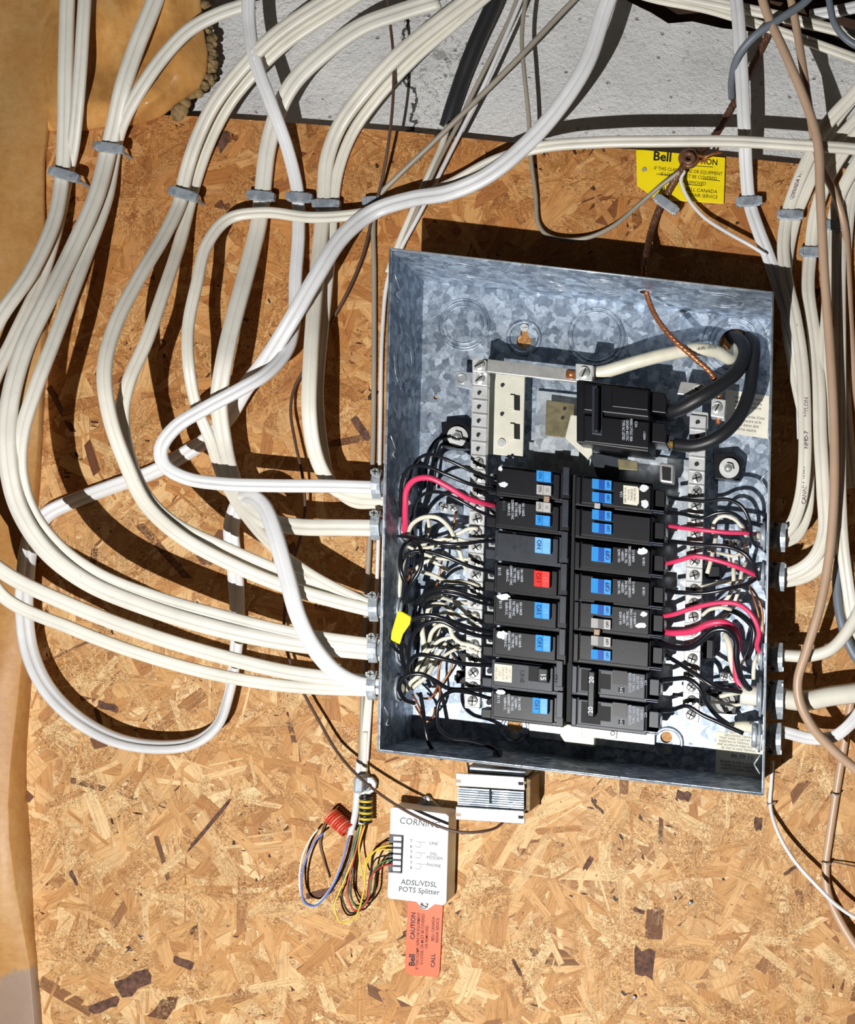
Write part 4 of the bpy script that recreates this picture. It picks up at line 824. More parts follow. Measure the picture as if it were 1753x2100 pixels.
# yellow tag with ground clamp
tg = thing('warning_tag', P(1393,410,.002), 'yellow plastic warning tag with black lettering, behind the ground clamp', 'tag')
k = MB(); k.slab([(1304,307),(1318,307),(1487,323),(1484,417),(1345,408),(1306,380)], .004, .0015); pl = k.build('plate', yellow, tg, .0004)
H = .004
text(pl, 'Bell', 1358, 322, H, 26, 5, ink, bold=.025); text(pl, 'CAUTION', 1437, 331, H, 17, 5, ink, sq=.9, bold=.015)
text(pl, 'IF THIS CLAMP, WIRE OR EQUIPMENT', 1411, 351, H, 10, 5, ink, sq=.84); text(pl, 'IS LOOSE, MUST BE COVERED', 1412, 362, H, 10, 5, ink, sq=.88); text(pl, 'OR REMOVED', 1420, 375, H, 10, 5, ink, sq=.88)
text(pl, 'CALL', 1362, 386, H, 15, 5, ink); text(pl, 'BELL CANADA', 1438, 391, H, 10, 5, ink); text(pl, 'REPAIR SERVICE', 1440, 402, H, 10, 5, ink, sq=.9)
for q in ((1346,357,1380,360),(1440,367,1476,371),(1405,378,1440,381),(1412,339,1462,343)):
    k = MB(); k.cyl(P(q[0],q[1],H+.0002), P(q[2],q[3],H+.0002), .0003, n=4); k.build('underline', ink, pl)
k = MB(); k.cyl(P(1321,349,.0039), P(1321,349,.0045), px(5.5), n=16); k.build('rivet', dull, tg)
gc = thing('ground_clamp', P(1412,322,.0), 'round brown bronze ground clamp bolt in front of the yellow tag', 'clamp')
k = MB(); k.cyl(P(1412,325,.002), P(1412,325,.018), px(16), n=8, smooth=False); k.build('bolt_body', oldcop, gc, .001)
k = MB(); k.ring(P(1412,325,.020), NRM, px(15), .0032, 24); k.ring(P(1412,325,.026), NRM, px(9), .0028, 20); k.build('coiled_wire', oldcop, gc)
k = MB(); k.sweep(spline(W([(1428,318,20),(1445,322,24),(1460,316,24),(1480,312,20)])), roundprof(px(2.5))); k.sweep(spline(W([(1426,330,18),(1448,330,22),(1446,320,26),(1440,328,20)])), roundprof(px(2.5))); k.build('copper_tail', copper, gc, label='bright copper wire tail')

# ------------------------------------------------------------------ box connectors
def connector(label, left, v, size=1.0, flip=False):
    hm = .048; base = BX(0, 0, hm) if left else BX(1, 0, hm)
    # find wall point at pixel row v and height hm
    t_ = (V0-v)*(D0-hm)/F+ZC; t_ = (base.z-t_)/(-B_.z) if B_.z != 0 else 0
    c = BX(0 if left else 1, t_, hm); o = -Ad if left else Ad
    r_ = thing('cable_connector', c, label, 'cable connector')
    R_ = .0125*size; ox = 1.62 if left else 1.0
    k = MB(); k.cyl(c, c+o*.004, R_*1.05, R_*1.0, 20); k.cyl(c+o*.003, c+o*.011*ox, R_*.8, R_*.78, 20); k.build('collar', stapm, r_)
    k = MB(); n = 7; vs = []                                      # curved clamp strap over the cable
    for i in range(n):
        q = (i/(n-1)-.5)*2; vs.append(c+o*.014*ox+Bd*q*R_*1.15+NRM*(R_*.95*(1-.5*q*q)))
    k.sweep(vs, [(-.0045*size,-.0008),(.0045*size,-.0008),(.0045*size,.0008),(-.0045*size,.0008)], up=NRM); k.sm = [False]*len(k.sm); k.build('clamp_strap', zinc, r_, .0004)
    for s_ in (1 if flip else -1,):
        k = MB(); cc = c+o*(.008 if not left else .0225)+Bd*s_*R_*.95; k.cyl(cc-NRM*.010, cc+NRM*.011, .0020, n=10); k.cyl(cc+NRM*.011, cc+NRM*.0135, .0036, n=14); hd = k.build('clamp_screw', screwm, r_)
        k = MB(); k.box(cc+NRM*.0137, Ad*.0028, NRM*.0002, Bd*.0005); k.box(cc+NRM*.0137, Bd*.0028, NRM*.0002, Ad*.0005); k.build('screw_slot', vdark, hd)
    k = MB(); k.box(c+o*.019*(1 if not left else 1.4)+NRM*.004+Bd*(R_*.9 if flip else -R_*.9), o*.001, NRM*.009, Bd*.0022); k.build('clamp_ear', zinc, r_, .0004)
    k = MB(); ci = c-o*.003; k.ring(ci, o, R_*1.12, .0015, 8, 6, Bd, 1.0); k.build('locknut', stapm, r_)
    k = MB(); k.ring(c-o*(.008 if nm == 'lowest' and not left else .004), o, R_*.8, .0013, 20, 6, Bd, 2.6); k.build('threaded_end', zinc, r_)
for v, nm in ((1000,'topmost'),(1084,'second'),(1250,'third'),(1334,'fourth'),(1410,'lowest')): connector('%s steel cable connector on the left side of the box'%nm, True, v)
for v, nm, sz in ((1100,'topmost',1),(1180,'second',1),(1344,'third',1),(1430,'fourth and largest',1.35),(1510,'lowest',1.1)): connector('%s steel cable connector on the right side of the box'%nm, False, v, sz, nm in ('third', 'lowest'))

# ------------------------------------------------------------------ wires inside
def wire(label, m, wpx, pts, name='wire', group=None): return round_cable(label, m, wpx, pts, name, 'wire', group=group)
K = [
 ('black wire arching highest at upper left to the first breaker', bk, 7, [(835,1010,44),(846,962,60),(862,938,74),(885,932,80),(920,944,80),(965,965,74),(1008,980,62),(1022,983,52)]),
 ('black wire looping just outside the long red wire', bk, 8, [(826,1082,50),(822,1020,68),(827,978,80),(845,957,86),(875,957,88),(915,973,86),(965,993,78),(1012,1004,62),(1024,1006,52)]),
 ('long red wire arching at upper left of the box', redw, 12, [(826,1094,48),(830,1082,62),(831,1040,78),(834,1004,86),(850,984,92),(880,980,94),(915,996,90),(955,1020,82),(985,1030,72),(1004,1034,60),(1014,1036,52)]),
 ('black wire under the red arch to the second breaker', bk, 7, [(846,1062,50),(852,1032,62),(872,1012,72),(905,1010,78),(945,1028,76),(985,1050,68),(1018,1062,54)]),
 ('cream wire in a half hoop at left below the red arch', whw, 9, [(836,1094,50),(848,1072,68),(872,1060,76),(898,1062,78),(918,1078,72),(932,1104,58),(942,1130,48),(952,1160,44),(968,1178,50)]),
 ('black wire running level below the cream hoop', bk, 8, [(796,1098,50),(830,1100,62),(865,1106,74),(915,1116,78),(960,1114,72),(1000,1109,62),(1022,1111,54)]),
 ('black wire forming a closed teardrop loop at left', bk, 8, [(872,1100,48),(850,1106,62),(830,1116,76),(821,1140,80),(822,1170,82),(833,1200,76),(828,1235,64)]),
 ('black wire of the teardrop loop, right limb running down behind the yellow tab', bk, 8, [(846,1108,70),(860,1120,82),(866,1142,86),(860,1170,86),(845,1195,84),(832,1222,76),(828,1252,70),(820,1290,64)]),
 ('black wire sloping from the left loop to the red toggle breaker', bk, 8, [(838,1212,56),(824,1178,68),(824,1152,76),(840,1134,80),(872,1130,80),(915,1142,78),(965,1162,70),(1022,1178,54)]),
 ('upper of two black wires arching to the breaker under the red toggle', bk, 7, [(846,1300,46),(850,1250,60),(866,1222,74),(895,1209,80),(930,1211,80),(975,1224,72),(1018,1234,54)]),
 ('lower of two black wires arching to the breaker under the red toggle', bk, 7, [(858,1290,48),(862,1246,62),(880,1222,72),(905,1216,76),(945,1222,74),(985,1236,64),(1018,1243,52)]),
 ('outer big black loop passing right of the yellow tab', bk, 9, [(835,1390,52),(824,1345,70),(828,1300,84),(846,1270,90),(880,1262,92),(915,1270,88),(965,1288,74),(1018,1299,56)]),
 ('inner big black loop passing right of the yellow tab', bk, 9, [(845,1385,48),(838,1340,64),(848,1300,76),(874,1278,82),(905,1274,82),(935,1288,78),(975,1302,66),(1018,1310,54)]),
 ('black wire behind the yellow tab joining the left wall', bk, 7, [(848,1230,40),(815,1245,58),(796,1268,72),(796,1305,76),(810,1330,70),(828,1345,58)]),
 ('black wire running nearly level to the breaker marked 15', bk, 9, [(838,1392,50),(838,1362,66),(858,1343,78),(895,1348,80),(945,1360,72),(985,1364,62),(1014,1364,54)]),
 ('black wire in a round loop at the lowest left connector', bk, 9, [(850,1442,50),(828,1432,70),(818,1408,80),(830,1388,84),(862,1382,84),(892,1396,78),(920,1412,70),(965,1414,62),(1008,1416,52)]),
 ('thin black wire dropping below the breakers and out to the small terminal', bk, 8, [(1004,1432,52),(960,1420,66),(925,1418,76),(902,1436,82),(896,1468,80),(902,1498,74),(925,1514,68),(965,1520,62),(1000,1530,56),(1020,1540,50)]),
 ('black wire dropping straight to the bottom left of the box', bk, 8, [(862,1422,40),(868,1460,56),(872,1495,62),(880,1525,60),(894,1545,54),(906,1556,44)]),
 ('topmost black wire on the right curling down to the connector', bk, 8, [(1372,1020,50),(1400,1024,62),(1450,1028,70),(1490,1024,76),(1520,1038,78),(1537,1070,74),(1541,1105,64),(1552,1122,52)]),
 ('second black wire on the right, bowed above the first red wire', bk, 8, [(1372,1050,50),(1400,1054,62),(1440,1062,70),(1470,1052,74),(1500,1052,74),(1525,1070,68),(1536,1096,56)]),
 ('short straight red wire, first on the right side', redw, 9, [(1372,1078,48),(1395,1082,60),(1440,1087,68),(1490,1092,68),(1530,1093,60),(1556,1097,48)]),
 ('black wire between the two upper red wires on the right', bk, 9, [(1372,1110,50),(1400,1113,62),(1450,1118,70),(1500,1123,74),(1530,1138,76),(1546,1162,72),(1556,1188,58)]),
 ('red wire sloping down at right above the empty lug', redw, 10, [(1366,1156,48),(1390,1150,62),(1425,1141,70),(1465,1148,72),(1510,1162,70),(1542,1176,62),(1560,1184,50)]),
 ('black wire sagging below the second red wire on the right', bk, 9, [(1366,1212,50),(1395,1215,60),(1445,1216,66),(1490,1208,68),(1530,1198,62),(1556,1182,48)]),
 ('red wire arching to the right wall and down to the third connector', redw, 10, [(1358,1264,48),(1380,1260,60),(1425,1246,70),(1475,1236,78),(1515,1240,82),(1542,1262,84),(1556,1295,80),(1552,1325,68),(1562,1342,52)]),
 ('thick red wire at right ending beside the thick black one', redw, 14, [(1362,1296,46),(1385,1298,58),(1420,1294,68),(1452,1280,76),(1482,1276,78),(1506,1290,70),(1514,1312,54),(1508,1360,46),(1512,1395,46),(1530,1418,46)]),
 ('thick black wire humping over and down to the largest connector', bk, 13, [(1352,1318,46),(1378,1327,58),(1412,1328,68),(1440,1312,76),(1462,1293,82),(1488,1291,84),(1508,1312,80),(1510,1350,74),(1518,1385,66),(1535,1412,52),(1552,1424,46)]),
 ('thick black wire against the right wall behind the red arch', bk, 12, [(1490,1250,30),(1520,1262,50),(1545,1290,56),(1542,1325,52),(1532,1350,40)]),
 ('black wire sloping down right from the double 20 breaker', bk, 9, [(1358,1340,44),(1385,1356,56),(1425,1382,66),(1465,1408,68),(1505,1417,58),(1530,1421,48)]),
 ('black wire hooking over from the double 20 breaker toward the lower standoff', bk, 10, [(1356,1396,46),(1385,1392,58),(1410,1392,66),(1432,1408,68),(1448,1440,62),(1470,1468,50),(1500,1490,34)]),
 ('loose cut black wire below the lower right standoff', bk, 9, [(1352,1458,46),(1378,1456,58),(1408,1448,70),(1440,1466,72),(1480,1484,72),(1524,1504,70)]),
]
for row in K: wire(*row)
WW = [
 ('cream wire stub to the left bar beside the earth clamp', 8, [(842,1140,40),(872,1112,52),(905,1106,56),(940,1094,58),(962,1084,58),(980,1084,56)]),
 ('cream wire rising steeply in front of the left back plate', 8, [(872,1140,30),(872,1110,40),(880,1080,46),(876,1060,44)]),
 ('cream wire level with the red toggle on the left', 8, [(862,1172,42),(890,1180,54),(915,1192,58),(950,1194,58),(970,1198,56),(982,1204,54)]),
 ('cream wire crossing toward the left bar above the red toggle level', 7, [(862,1125,38),(892,1120,46),(930,1104,52),(962,1112,54),(982,1112,54)]),
 ('tall cream sheath end standing against the left wall', 10, [(814,1258,46),(817,1228,52),(820,1195,54),(824,1165,50),(830,1140,44)]),
 ('cream wire hooped over near the yellow tab, outer', 9, [(876,1268,50),(878,1250,60),(890,1239,66),(910,1240,66),(925,1254,60),(940,1262,56),(978,1262,54)]),
 ('cream wire hooped over near the yellow tab, inner', 8, [(890,1282,46),(900,1262,56),(918,1256,60),(930,1270,56),(932,1292,50)]),
 ('cream wire curling to the left bar at mid height', 9, [(880,1318,48),(886,1296,60),(902,1282,66),(920,1284,66),(928,1304,62),(944,1318,58),(966,1323,56),(984,1330,54)]),
 ('cream sheath leaning behind the black loops', 11, [(872,1350,42),(870,1325,48),(866,1298,50),(864,1270,44)]),
 ('cream wire slanting up right, upper of the lower pair', 8, [(852,1378,44),(864,1352,52),(884,1328,56),(905,1312,58),(930,1306,56)]),
 ('cream wire slanting up right, lower of the lower pair', 8, [(862,1388,42),(878,1362,50),(898,1340,54),(915,1318,54)]),
 ('cream wire inside the round black loop, left one', 9, [(836,1416,48),(842,1400,58),(858,1386,62),(870,1368,58),(880,1350,48)]),
 ('cream wire inside the round black loop, right one', 9, [(846,1412,46),(856,1402,54),(874,1388,58),(886,1370,54),(896,1350,46)]),
 ('short cream stub entering through the fourth left connector', 18, [(806,1336,48),(818,1337,50),(828,1338,50)]),
 ('short cream stub entering through the lowest left connector', 20, [(800,1412,48),(812,1412,52),(824,1412,54)]),
 ('short cream stub entering through the topmost left connector', 14, [(812,1004,48),(826,1020,52),(838,1034,52)]),
 ('cream wire hooped under the second black wire at right', 8, [(1462,1094,44),(1465,1070,56),(1482,1058,62),(1505,1064,62),(1522,1082,56),(1530,1100,48)]),
 ('cream wire dropping beside the right bar', 9, [(1470,1090,40),(1464,1120,46),(1458,1148,50),(1450,1176,52)]),
 ('pale cream wire end under the first red wire at the right wall', 18, [(1556,1098,46),(1548,1100,50),(1540,1104,50)]),
 ('cream wires bundle hanging below the second red wire, left one', 9, [(1510,1152,40),(1504,1168,50),(1504,1195,52),(1496,1220,50),(1480,1240,46)]),
 ('cream wires bundle hanging below the second red wire, right one', 8, [(1530,1152,40),(1520,1176,48),(1516,1205,50),(1506,1235,48)]),
 ('cream wire arched beneath the red arch at right', 8, [(1440,1262,50),(1455,1250,60),(1480,1246,64),(1500,1250,60)]),
 ('broad cream sheath bent up behind the thick black wire', 14, [(1486,1300,38),(1495,1320,44),(1498,1345,44),(1504,1372,44),(1520,1400,44)]),
 ('cream sheath standing by the right wall under the red arch', 9, [(1554,1342,46),(1548,1355,50),(1545,1375,50),(1545,1392,46)]),
 ('short cream wire reaching the lower standoff', 9, [(1520,1420,46),(1495,1424,52),(1476,1428,50)]),
 ('pale grey sheath end at the lowest right connector', 24, [(1500,1492,22),(1530,1490,34),(1560,1497,44)]),
]
for lb, w_, pts in WW: wire(lb, whw, w_, pts)
CW = [
 ('copper earth wires twisted together at lower left, leftmost strand', [(846,1424,34),(858,1446,40),(868,1470,42),(874,1486,40)]),
 ('copper earth wire curling under the earth clamp at lower left', [(855,1422,30),(866,1432,36),(884,1430,36),(896,1410,32),(900,1380,28),(902,1340,28)]),
 ('copper earth wire rising to the lower left earth clamp', [(880,1480,34),(896,1455,36),(902,1420,30),(898,1385,30),(908,1350,30),(930,1326,28)]),
 ('copper earth wire at the bottom of the lower left tangle', [(852,1448,40),(862,1465,46),(876,1480,46),(888,1470,44),(892,1450,38)]),
 ('copper earth wire behind the cream wires at mid left', [(908,1130,24),(906,1150,28),(900,1180,28),(894,1205,24)]),
 ('copper earth wires leaving the upper left clamp', [(934,1050,26),(932,1066,28),(930,1084,24)]),
 ('short copper wire tip near the cream sheath at mid left', [(838,1165,38),(842,1175,42),(836,1190,38)]),
 ('copper wire bundle running down the right wall, outer strand', [(1534,1198,40),(1552,1222,46),(1562,1250,46),(1564,1280,42),(1566,1320,40)]),
 ('copper wire bundle running down the right wall, inner strand', [(1538,1208,34),(1548,1235,38),(1556,1265,38),(1558,1300,36)]),
 ('copper wire crossing under the third black wire at right', [(1494,1124,24),(1498,1145,28),(1502,1170,28),(1502,1190,24)]),
 ('copper wire beside the small clamp at upper right', [(1530,1112,30),(1524,1128,34),(1520,1145,34)]),
 ('copper wire bent by the thick black wire at lower right', [(1530,1345,26),(1524,1355,32),(1518,1372,32),(1520,1392,28)]),
]
for lb, pts in CW: wire(lb, copper, 4.5, pts)
for lb, u, v, a_, b_ in (('black insulating block beside the left bar, upper of two', 952, 1352, 26, 30), ('black insulating block beside the left bar, lower of two', 948, 1388, 26, 26), ('black insulating block beside the right bar near the second red wire', 1462, 1172, 30, 28), ('black insulating block behind the right bar at mid height', 1452, 1330, 22, 40)):
    k = MB(); k.slab(skew(u-a_/2, v-b_/2, a_, b_), .030, BB); k.slab(skew(u-a_/2-4, v-4, 5, 12), .034, .02); tag(k.build('insulating_block', bkpl, None, .001), lb, 'insulator')
MORE = [  # the low black wires are added to imitate shadow among the clutter
 ('cream wire lying low across the back plate toward the left bar, above the red toggle', whw, 7, [(836,1120,30),(868,1136,34),(905,1146,36),(940,1146,40),(972,1148,50)]),
 ('cream wire low behind the teardrop loop', whw, 8, [(838,1185,30),(860,1160,34),(880,1150,34),(900,1158,32),(920,1172,30)]),
 ('short cream wire bending into the left bar under the red toggle level', whw, 7, [(900,1222,30),(925,1232,40),(950,1236,48),(980,1240,54)]),
 ('cream wire low behind the two arching black wires', whw, 8, [(862,1232,26),(888,1226,32),(915,1228,34),(942,1244,40),(974,1276,52)]),
 ('cream wire dropping behind the big black loops', whw, 8, [(905,1262,30),(900,1290,34),(890,1320,34),(884,1350,30)]),
 ('cream wire reaching the left bar beside the lower insulating blocks', whw, 7, [(900,1352,32),(925,1336,40),(948,1328,48),(980,1340,54)]),
 ('low black wire added as dark shade fill along the left wall, upper', bk, 7, [(840,1060,26),(846,1100,28),(844,1150,30),(838,1200,30)]),
 ('low black wire added as dark shade fill along the left wall, lower', bk, 7, [(850,1240,26),(858,1290,28),(856,1340,30),(846,1390,30)]),
 ('low black wire added as dark shade fill under the yellow tab level', bk, 7, [(850,1300,24),(885,1308,30),(920,1330,34),(950,1372,34)]),
 ('cream wire low behind the top right black wires', whw, 7, [(1530,1128,28),(1505,1140,32),(1482,1136,36),(1452,1128,48)]),
 ('cream wire turning into the right bar under the second red wire', whw, 7, [(1540,1180,30),(1500,1192,36),(1470,1196,44),(1436,1204,54)]),
 ('cream wire low behind the thick red wire', whw, 8, [(1520,1230,26),(1492,1256,32),(1476,1284,34),(1448,1300,44)]),
 ('cream wire slanting behind the lower right black wires', whw, 7, [(1540,1440,36),(1505,1446,30),(1470,1440,34),(1436,1446,54)]),
 ('low black wire added as dark shade fill behind the lower right standoff', bk, 7, [(1380,1424,40),(1410,1426,46),(1445,1420,48),(1480,1414,44)]),
]
for row in MORE: wire(*row)
# thin stray earths and white fill wires behind
wire('copper earth wire running down beside the left bar', copper, 4.5, [(930,1330,26),(925,1370,24),(908,1400,22),(888,1430,22)])
wire('dark wire shadowing the upper left standoff', bk, 6, [(872,1000,20),(876,950,24),(892,905,24),(918,890,22)])
wire('second dark wire curving to the upper left standoff', bk, 6, [(890,1010,18),(893,955,22),(905,912,22),(925,905,20)])
# yellow tab
k = MB(); k.slab([(815,1252),(824,1254),(843,1265),(840,1280),(826,1300),(819,1322),(800,1312),(802,1296)], .093, .0905); tag(k.build('yellow_tab', yellow, None, .0012), 'bright yellow flat plastic tab among the black wires at left', 'tab')
# small screw terminal on the box's lower wall
r_ = thing('bonding_screw', P(1018,1552,.05), 'small slotted bonding screw on a bracket near the bottom left of the box', 'screw')
k = MB(); k.slab([(1002,1550),(1044,1554),(1043,1572),(1000,1568)], .052, .02); k.build('bracket', bkpl, r_, .0006); slot_screw(r_, 1020, 1545, .053, 10, 60)

# ------------------------------------------------------------------ doorbell transformer
tr = thing('doorbell_transformer', P(1010,1690,0), 'silver laminated transformer with two flanges, under the bottom edge of the box', 'transformer')
mb = MB(); mb.slab([(958,1571),(1080,1581),(1082,1668),(960,1668)], .030, .0); mb.build('core_body', dull, tr, .001)
for i in range(9):
    v = 1615+i*4.8; mb = MB(); mb.slab([(938,v),(1074,v+9),(1074,v+12.2),(938,v+3.2)], .050-.0015*(i%2), .010); mb.build('lamination', stapm if i % 2 else galv, tr)
for v in (1585, 1654):
    mb = MB(); mb.slab([(934,v),(1074,v+9),(1076,v+36),(934,v+27)], .053, .050); fl = mb.build('flange', alu, tr, .0008)
    for u, vv in ((940,v+17),(1068,v+22)):
        k = MB(); k.slab([(u-6,vv-4),(u+5,vv-3),(u+5,vv+4),(u-6,vv+3)], .0534, .0529); k.build('mounting_slot', tie if u < 1000 else vdark, fl)
mb = MB(); mb.slab([(1003,1620),(1007,1620),(1007,1648),(1003,1648)], .0512, .05); mb.build('gap', vdark, tr)
mb = MB(); mb.slab([(962,1572),(1078,1582),(1078,1592),(962,1583)], .042, .01); mb.build('end_bell', stapm, tr, .001)
mb = MB(); mb.slab([(1078,1596),(1088,1598),(1087,1665),(1078,1662)], .046, .0); mb.build('winding', simple('brown_winding', (126,100,62), .6, .1, .4, 300), tr, .001)
text(tr, 'ELECTRIC  16V', 965, 1591, .053, 6, 4, inkgrey)

# ------------------------------------------------------------------ splitter box
sb = thing('phone_line_splitter', P(860,1850,0), 'white plastic phone line splitter box with grey printed wiring legend', 'splitter box')
HS = .034
face = [(804,1655),(914,1669),(920,1674),(915,1851),(909,1857),(797,1843),(794,1838),(795,1790),(800,1790),(803,1712),(799,1712),(800,1659)]
outer = [(804,1655),(914,1669),(920,1674),(915,1851),(909,1857),(797,1843),(794,1838),(800,1659)]
cov = MB(); cov.slab([(804,1655),(914,1669),(920,1674),(915,1851),(909,1857),(797,1843),(794,1838),(796,1789),(824,1791),(827,1713),(799,1711),(800,1659)], HS, .006); cv = cov.build('cover', whpl, sb, .0008)
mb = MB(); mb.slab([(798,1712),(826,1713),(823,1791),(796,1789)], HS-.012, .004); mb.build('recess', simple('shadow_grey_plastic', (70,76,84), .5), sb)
for i in range(6):
    v = 1715+i*12.5; mb = MB(); mb.slab([(806-i*.3,v),(823-i*.3,v+1),(823-i*.3,v+10),(806-i*.3,v+9)], HS-.004, HS-.012); mb.build('terminal', whpl, sb, .0006)
for v in (1700, 1745, 1788):
    c = P(919-(v-1700)*.03, v+10, HS-.014); mb = MB(); mb.box(c+Vector((.0003,0,0)), Vector((.0004,0,0)), Vector((0,.008,0)), Vector((0,0,.0065))); mb.build('jack_opening', vdark, sb)
text(cv, 'CORNING', 861, 1688, HS, 19, 7, inkgrey, sq=.95)
for i, (a, v) in enumerate((('T',1725),('R',1737),('T',1748),('R',1758),('T',1770),('R',1780))): text(cv, a, 843, v, HS, 9, 6, inkgrey)
for v, s_ in ((1729,'LINE'),(1751,'DSL'),(1774,'PHONE')):
    for q in ((853,v-3,873,v-1),(863,v-2,862,v+8),(851,v+7,862,v+9)):
        k = MB(); k.cyl(P(q[0],q[1],HS+.0001), P(q[2],q[3],HS+.0001), .0002, n=4); k.build('legend_line', inkgrey, cv)
    text(cv, s_, 889, v+1, HS, 9, 6, inkgrey)
text(cv, '/MODEM', 890, 1760, HS, 9, 6, inkgrey); text(cv, 'ADSL/VDSL', 859, 1812, HS, 15, 5, inkgrey, bold=.01); text(cv, 'POTS Splitter', 859, 1827, HS, 15, 5, inkgrey, bold=.01)
k = MB(); k.slab([(838,1660),(876,1632),(914,1668)], .006, .002); k.build('mounting_ear', simple('clear_grey_ear', (176,168,150), .3), sb, .0006); slot_screw(sb, 874, 1640, .006, 8, 70)
k = MB(); k.slab([(850,1846),(895,1852),(876,1866),(868,1866)], .010, .004); k.build('mounting_ear', whpl, sb, .0006); slot_screw(sb, 869, 1857, .010, 8, 30)
# orange tag
og = thing('warning_tag', P(866,1998,0), 'orange plastic warning tag hanging below the white splitter box', 'tag')
k = MB(); k.slab([(836,1848),(908,1855),(901,1996),(897,2004),(842,2000),(834,1996),(830,1988)], .0035, .0015); op = k.build('plate', orange, og, .0003)
H = .0035
text(op, 'Bell', 845, 1969, H, 17, -88, ink, bold=.03); text(op, 'CAUTION', 847, 1899, H, 13, -88, ink, bold=.02, sq=.95)
text(op, 'IF THIS CLAMP, WIRE OR EQUIPMENT', 857, 1930, H, 8.5, -88, ink, sq=.82, bold=.01); text(op, 'IS LOOSE, OR MUST BE COVERED', 866, 1926, H, 8.5, -88, ink, sq=.82, bold=.01); text(op, 'OR REMOVED', 875, 1922, H, 8.5, -88, ink, sq=.9, bold=.01)
text(op, 'BELL CANADA', 888, 1905, H, 8.5, -88, ink, sq=.9, bold=.01); text(op, 'REPAIR SERVICE', 897, 1908, H, 8.5, -88, ink, sq=.85, bold=.01); text(op, 'CALL', 888, 1970, H, 12, -88, ink, bold=.02)
# phone cable clip and its wires
cl = thing('cable_clip', P(748,1640,0), 'grey steel one-hole clip holding the phone cables above the coil', 'cable clip')
k = MB(); k.slab([(724,1592),(743,1591),(742,1628),(722,1628)], .024, .002); k.build('saddle', stapm, cl, .003)
k = MB(); k.slab([(741,1593),(762,1594),(771,1606),(768,1622),(755,1631),(741,1628)], .010, .006); k.build('ear', zinc, cl, .0008); slot_screw(cl, 754, 1615, .010, 8, 40, cross=True)
round_cable('white phone cable leaving the clip downward, left of the yellow coil', white, 13, [(737,1556,6),(734,1600,9),(731,1640,9),(727,1675,12),(718,1712,16)])
round_cable('cream phone cable leaving the clip under the striped coil', cream, 13, [(750,1500,6),(748,1560,6),(746,1610,8),(744,1660,9),(741,1690,10)])
flat_cable('cream phone cable dropping beside the left wall of the box to the clip', cream, 12, [(757,1400,6),(752,1460,6),(744,1540,6),(739,1600,6)], .6, 1)
cc = thing('wire_coil', P(690,1700,0), 'tight coil of red and orange wire left of the phone cables', 'wire coil')
for i in range(9):
    q = i/8; c = P(678+34*q, 1672+30*q, .016); k = MB(); ax = (P(710,1700,.016)-P(676,1670,.016)).normalized()
    k.ring(c, ax+NRM*.1, px(14), .0013, 18, 6); k.build('coil_turn', redcoil if i % 3 else simple('pale_red_wire', (226,120,96), .4), cc)
cy = thing('wire_coil', P(748,1690,0), 'short coil of black and yellow wire below the steel clip', 'wire coil')
for i in range(9):
    c = P(750, 1636+i*6, .014); k = MB(); k.ring(c, Vector((.12,0,1)), px(11), .0014, 16, 6); k.build('coil_turn', ylw if i % 2 else bk, cy)
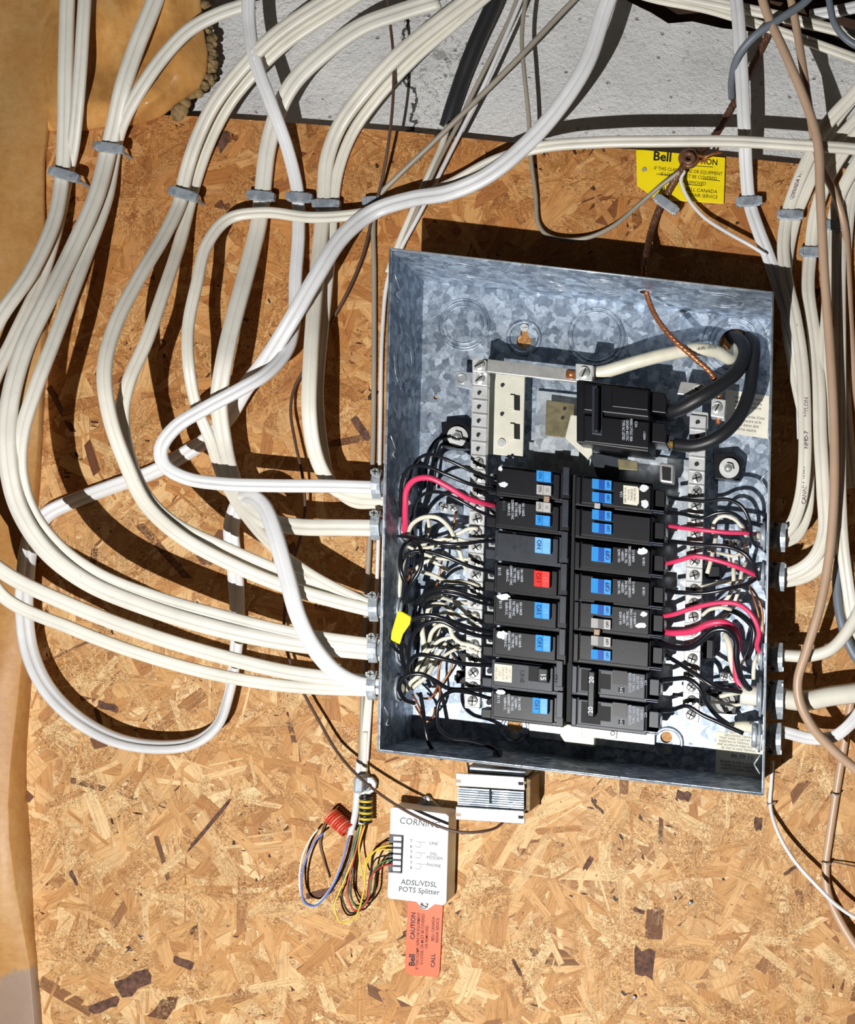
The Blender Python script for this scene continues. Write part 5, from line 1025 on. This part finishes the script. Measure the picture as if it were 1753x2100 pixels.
T_ = [
 ('white wire of the blue and white loop', whw, 4, [(718,1700,14),(700,1770,16),(672,1830,18),(640,1856,18),(620,1840,18),(614,1800,18),(622,1750,18),(640,1715,16),(652,1700,14)]),
 ('blue wire of the blue and white loop', bluejk, 4, [(716,1710,14),(704,1760,18),(680,1820,20),(645,1858,20),(624,1850,20),(618,1808,20),(628,1760,20),(648,1722,18),(664,1708,16)]),
 ('yellow wire hanging in the longest loop to the splitter', ylw, 3.5, [(742,1690,12),(728,1750,14),(704,1810,18),(686,1860,20),(700,1892,20),(728,1880,20),(745,1830,22),(752,1770,22),(775,1740,24),(804,1733,26)]),
 ('red wire in the splitter wire bundle', simple('dark_red_wire', (176,52,50), .4), 3.5, [(744,1695,12),(726,1760,16),(712,1830,20),(728,1868,20),(752,1850,22),(760,1800,24),(780,1778,26),(806,1772,26)]),
 ('green wire in the splitter wire bundle', greenw, 3.5, [(738,1690,12),(722,1760,14),(716,1830,18),(734,1862,20),(756,1840,22),(764,1790,24),(784,1768,26),(806,1762,26)]),
 ('black wire in the splitter wire bundle, outermost', bk, 3.5, [(736,1692,12),(716,1760,14),(700,1830,18),(718,1872,20),(748,1856,20),(758,1800,22),(770,1762,24),(804,1752,26)]),
 ('second yellow wire into the splitter', ylw, 3.5, [(748,1692,12),(736,1740,16),(746,1800,20),(752,1760,22),(772,1744,24),(804,1742,26)]),
 ('second black wire in the splitter wire bundle', bk, 3.5, [(746,1692,10),(724,1780,14),(722,1846,18),(742,1866,18),(766,1840,20),(772,1790,22),(790,1774,24),(806,1768,26)]),
 ('dark wire dangling between the red coil and the blue loop', brownw, 3, [(668,1680,12),(656,1730,6),(666,1770,4),(676,1800,3)]),
]
for row in T_: wire(*row)

# lettering along the purple-printed cable and others
def along(o, s_, u0, v0, u1, v1, h, size, m):
    a = math.degrees(math.atan2(v1-v0, u1-u0)); text(o, s_, (u0+u1)/2, (v0+v1)/2, h, size, a, m, sq=.95)
along(r1, 'CANADA WIRE', 1618, 420, 1650, 330, .0186, 11, inkpurp)
along(r1, '90C', 1641, 690, 1637, 655, .0432, 12, inkpurp); along(r1, 'CANADEX', 1651, 770, 1646, 705, .0482, 12, inkpurp)
along(r1, '14/3', 1653, 805, 1651, 775, .0532, 12, inkpurp); along(r1, 'NYLON', 1653, 860, 1653, 810, .0569, 12, inkpurp); along(r1, 'NMD-7', 1653, 930, 1653, 875, .0582, 12, inkpurp)
along(r1, 'CANADA WIRE', 1647, 1045, 1653, 945, .0562, 12, inkpurp)
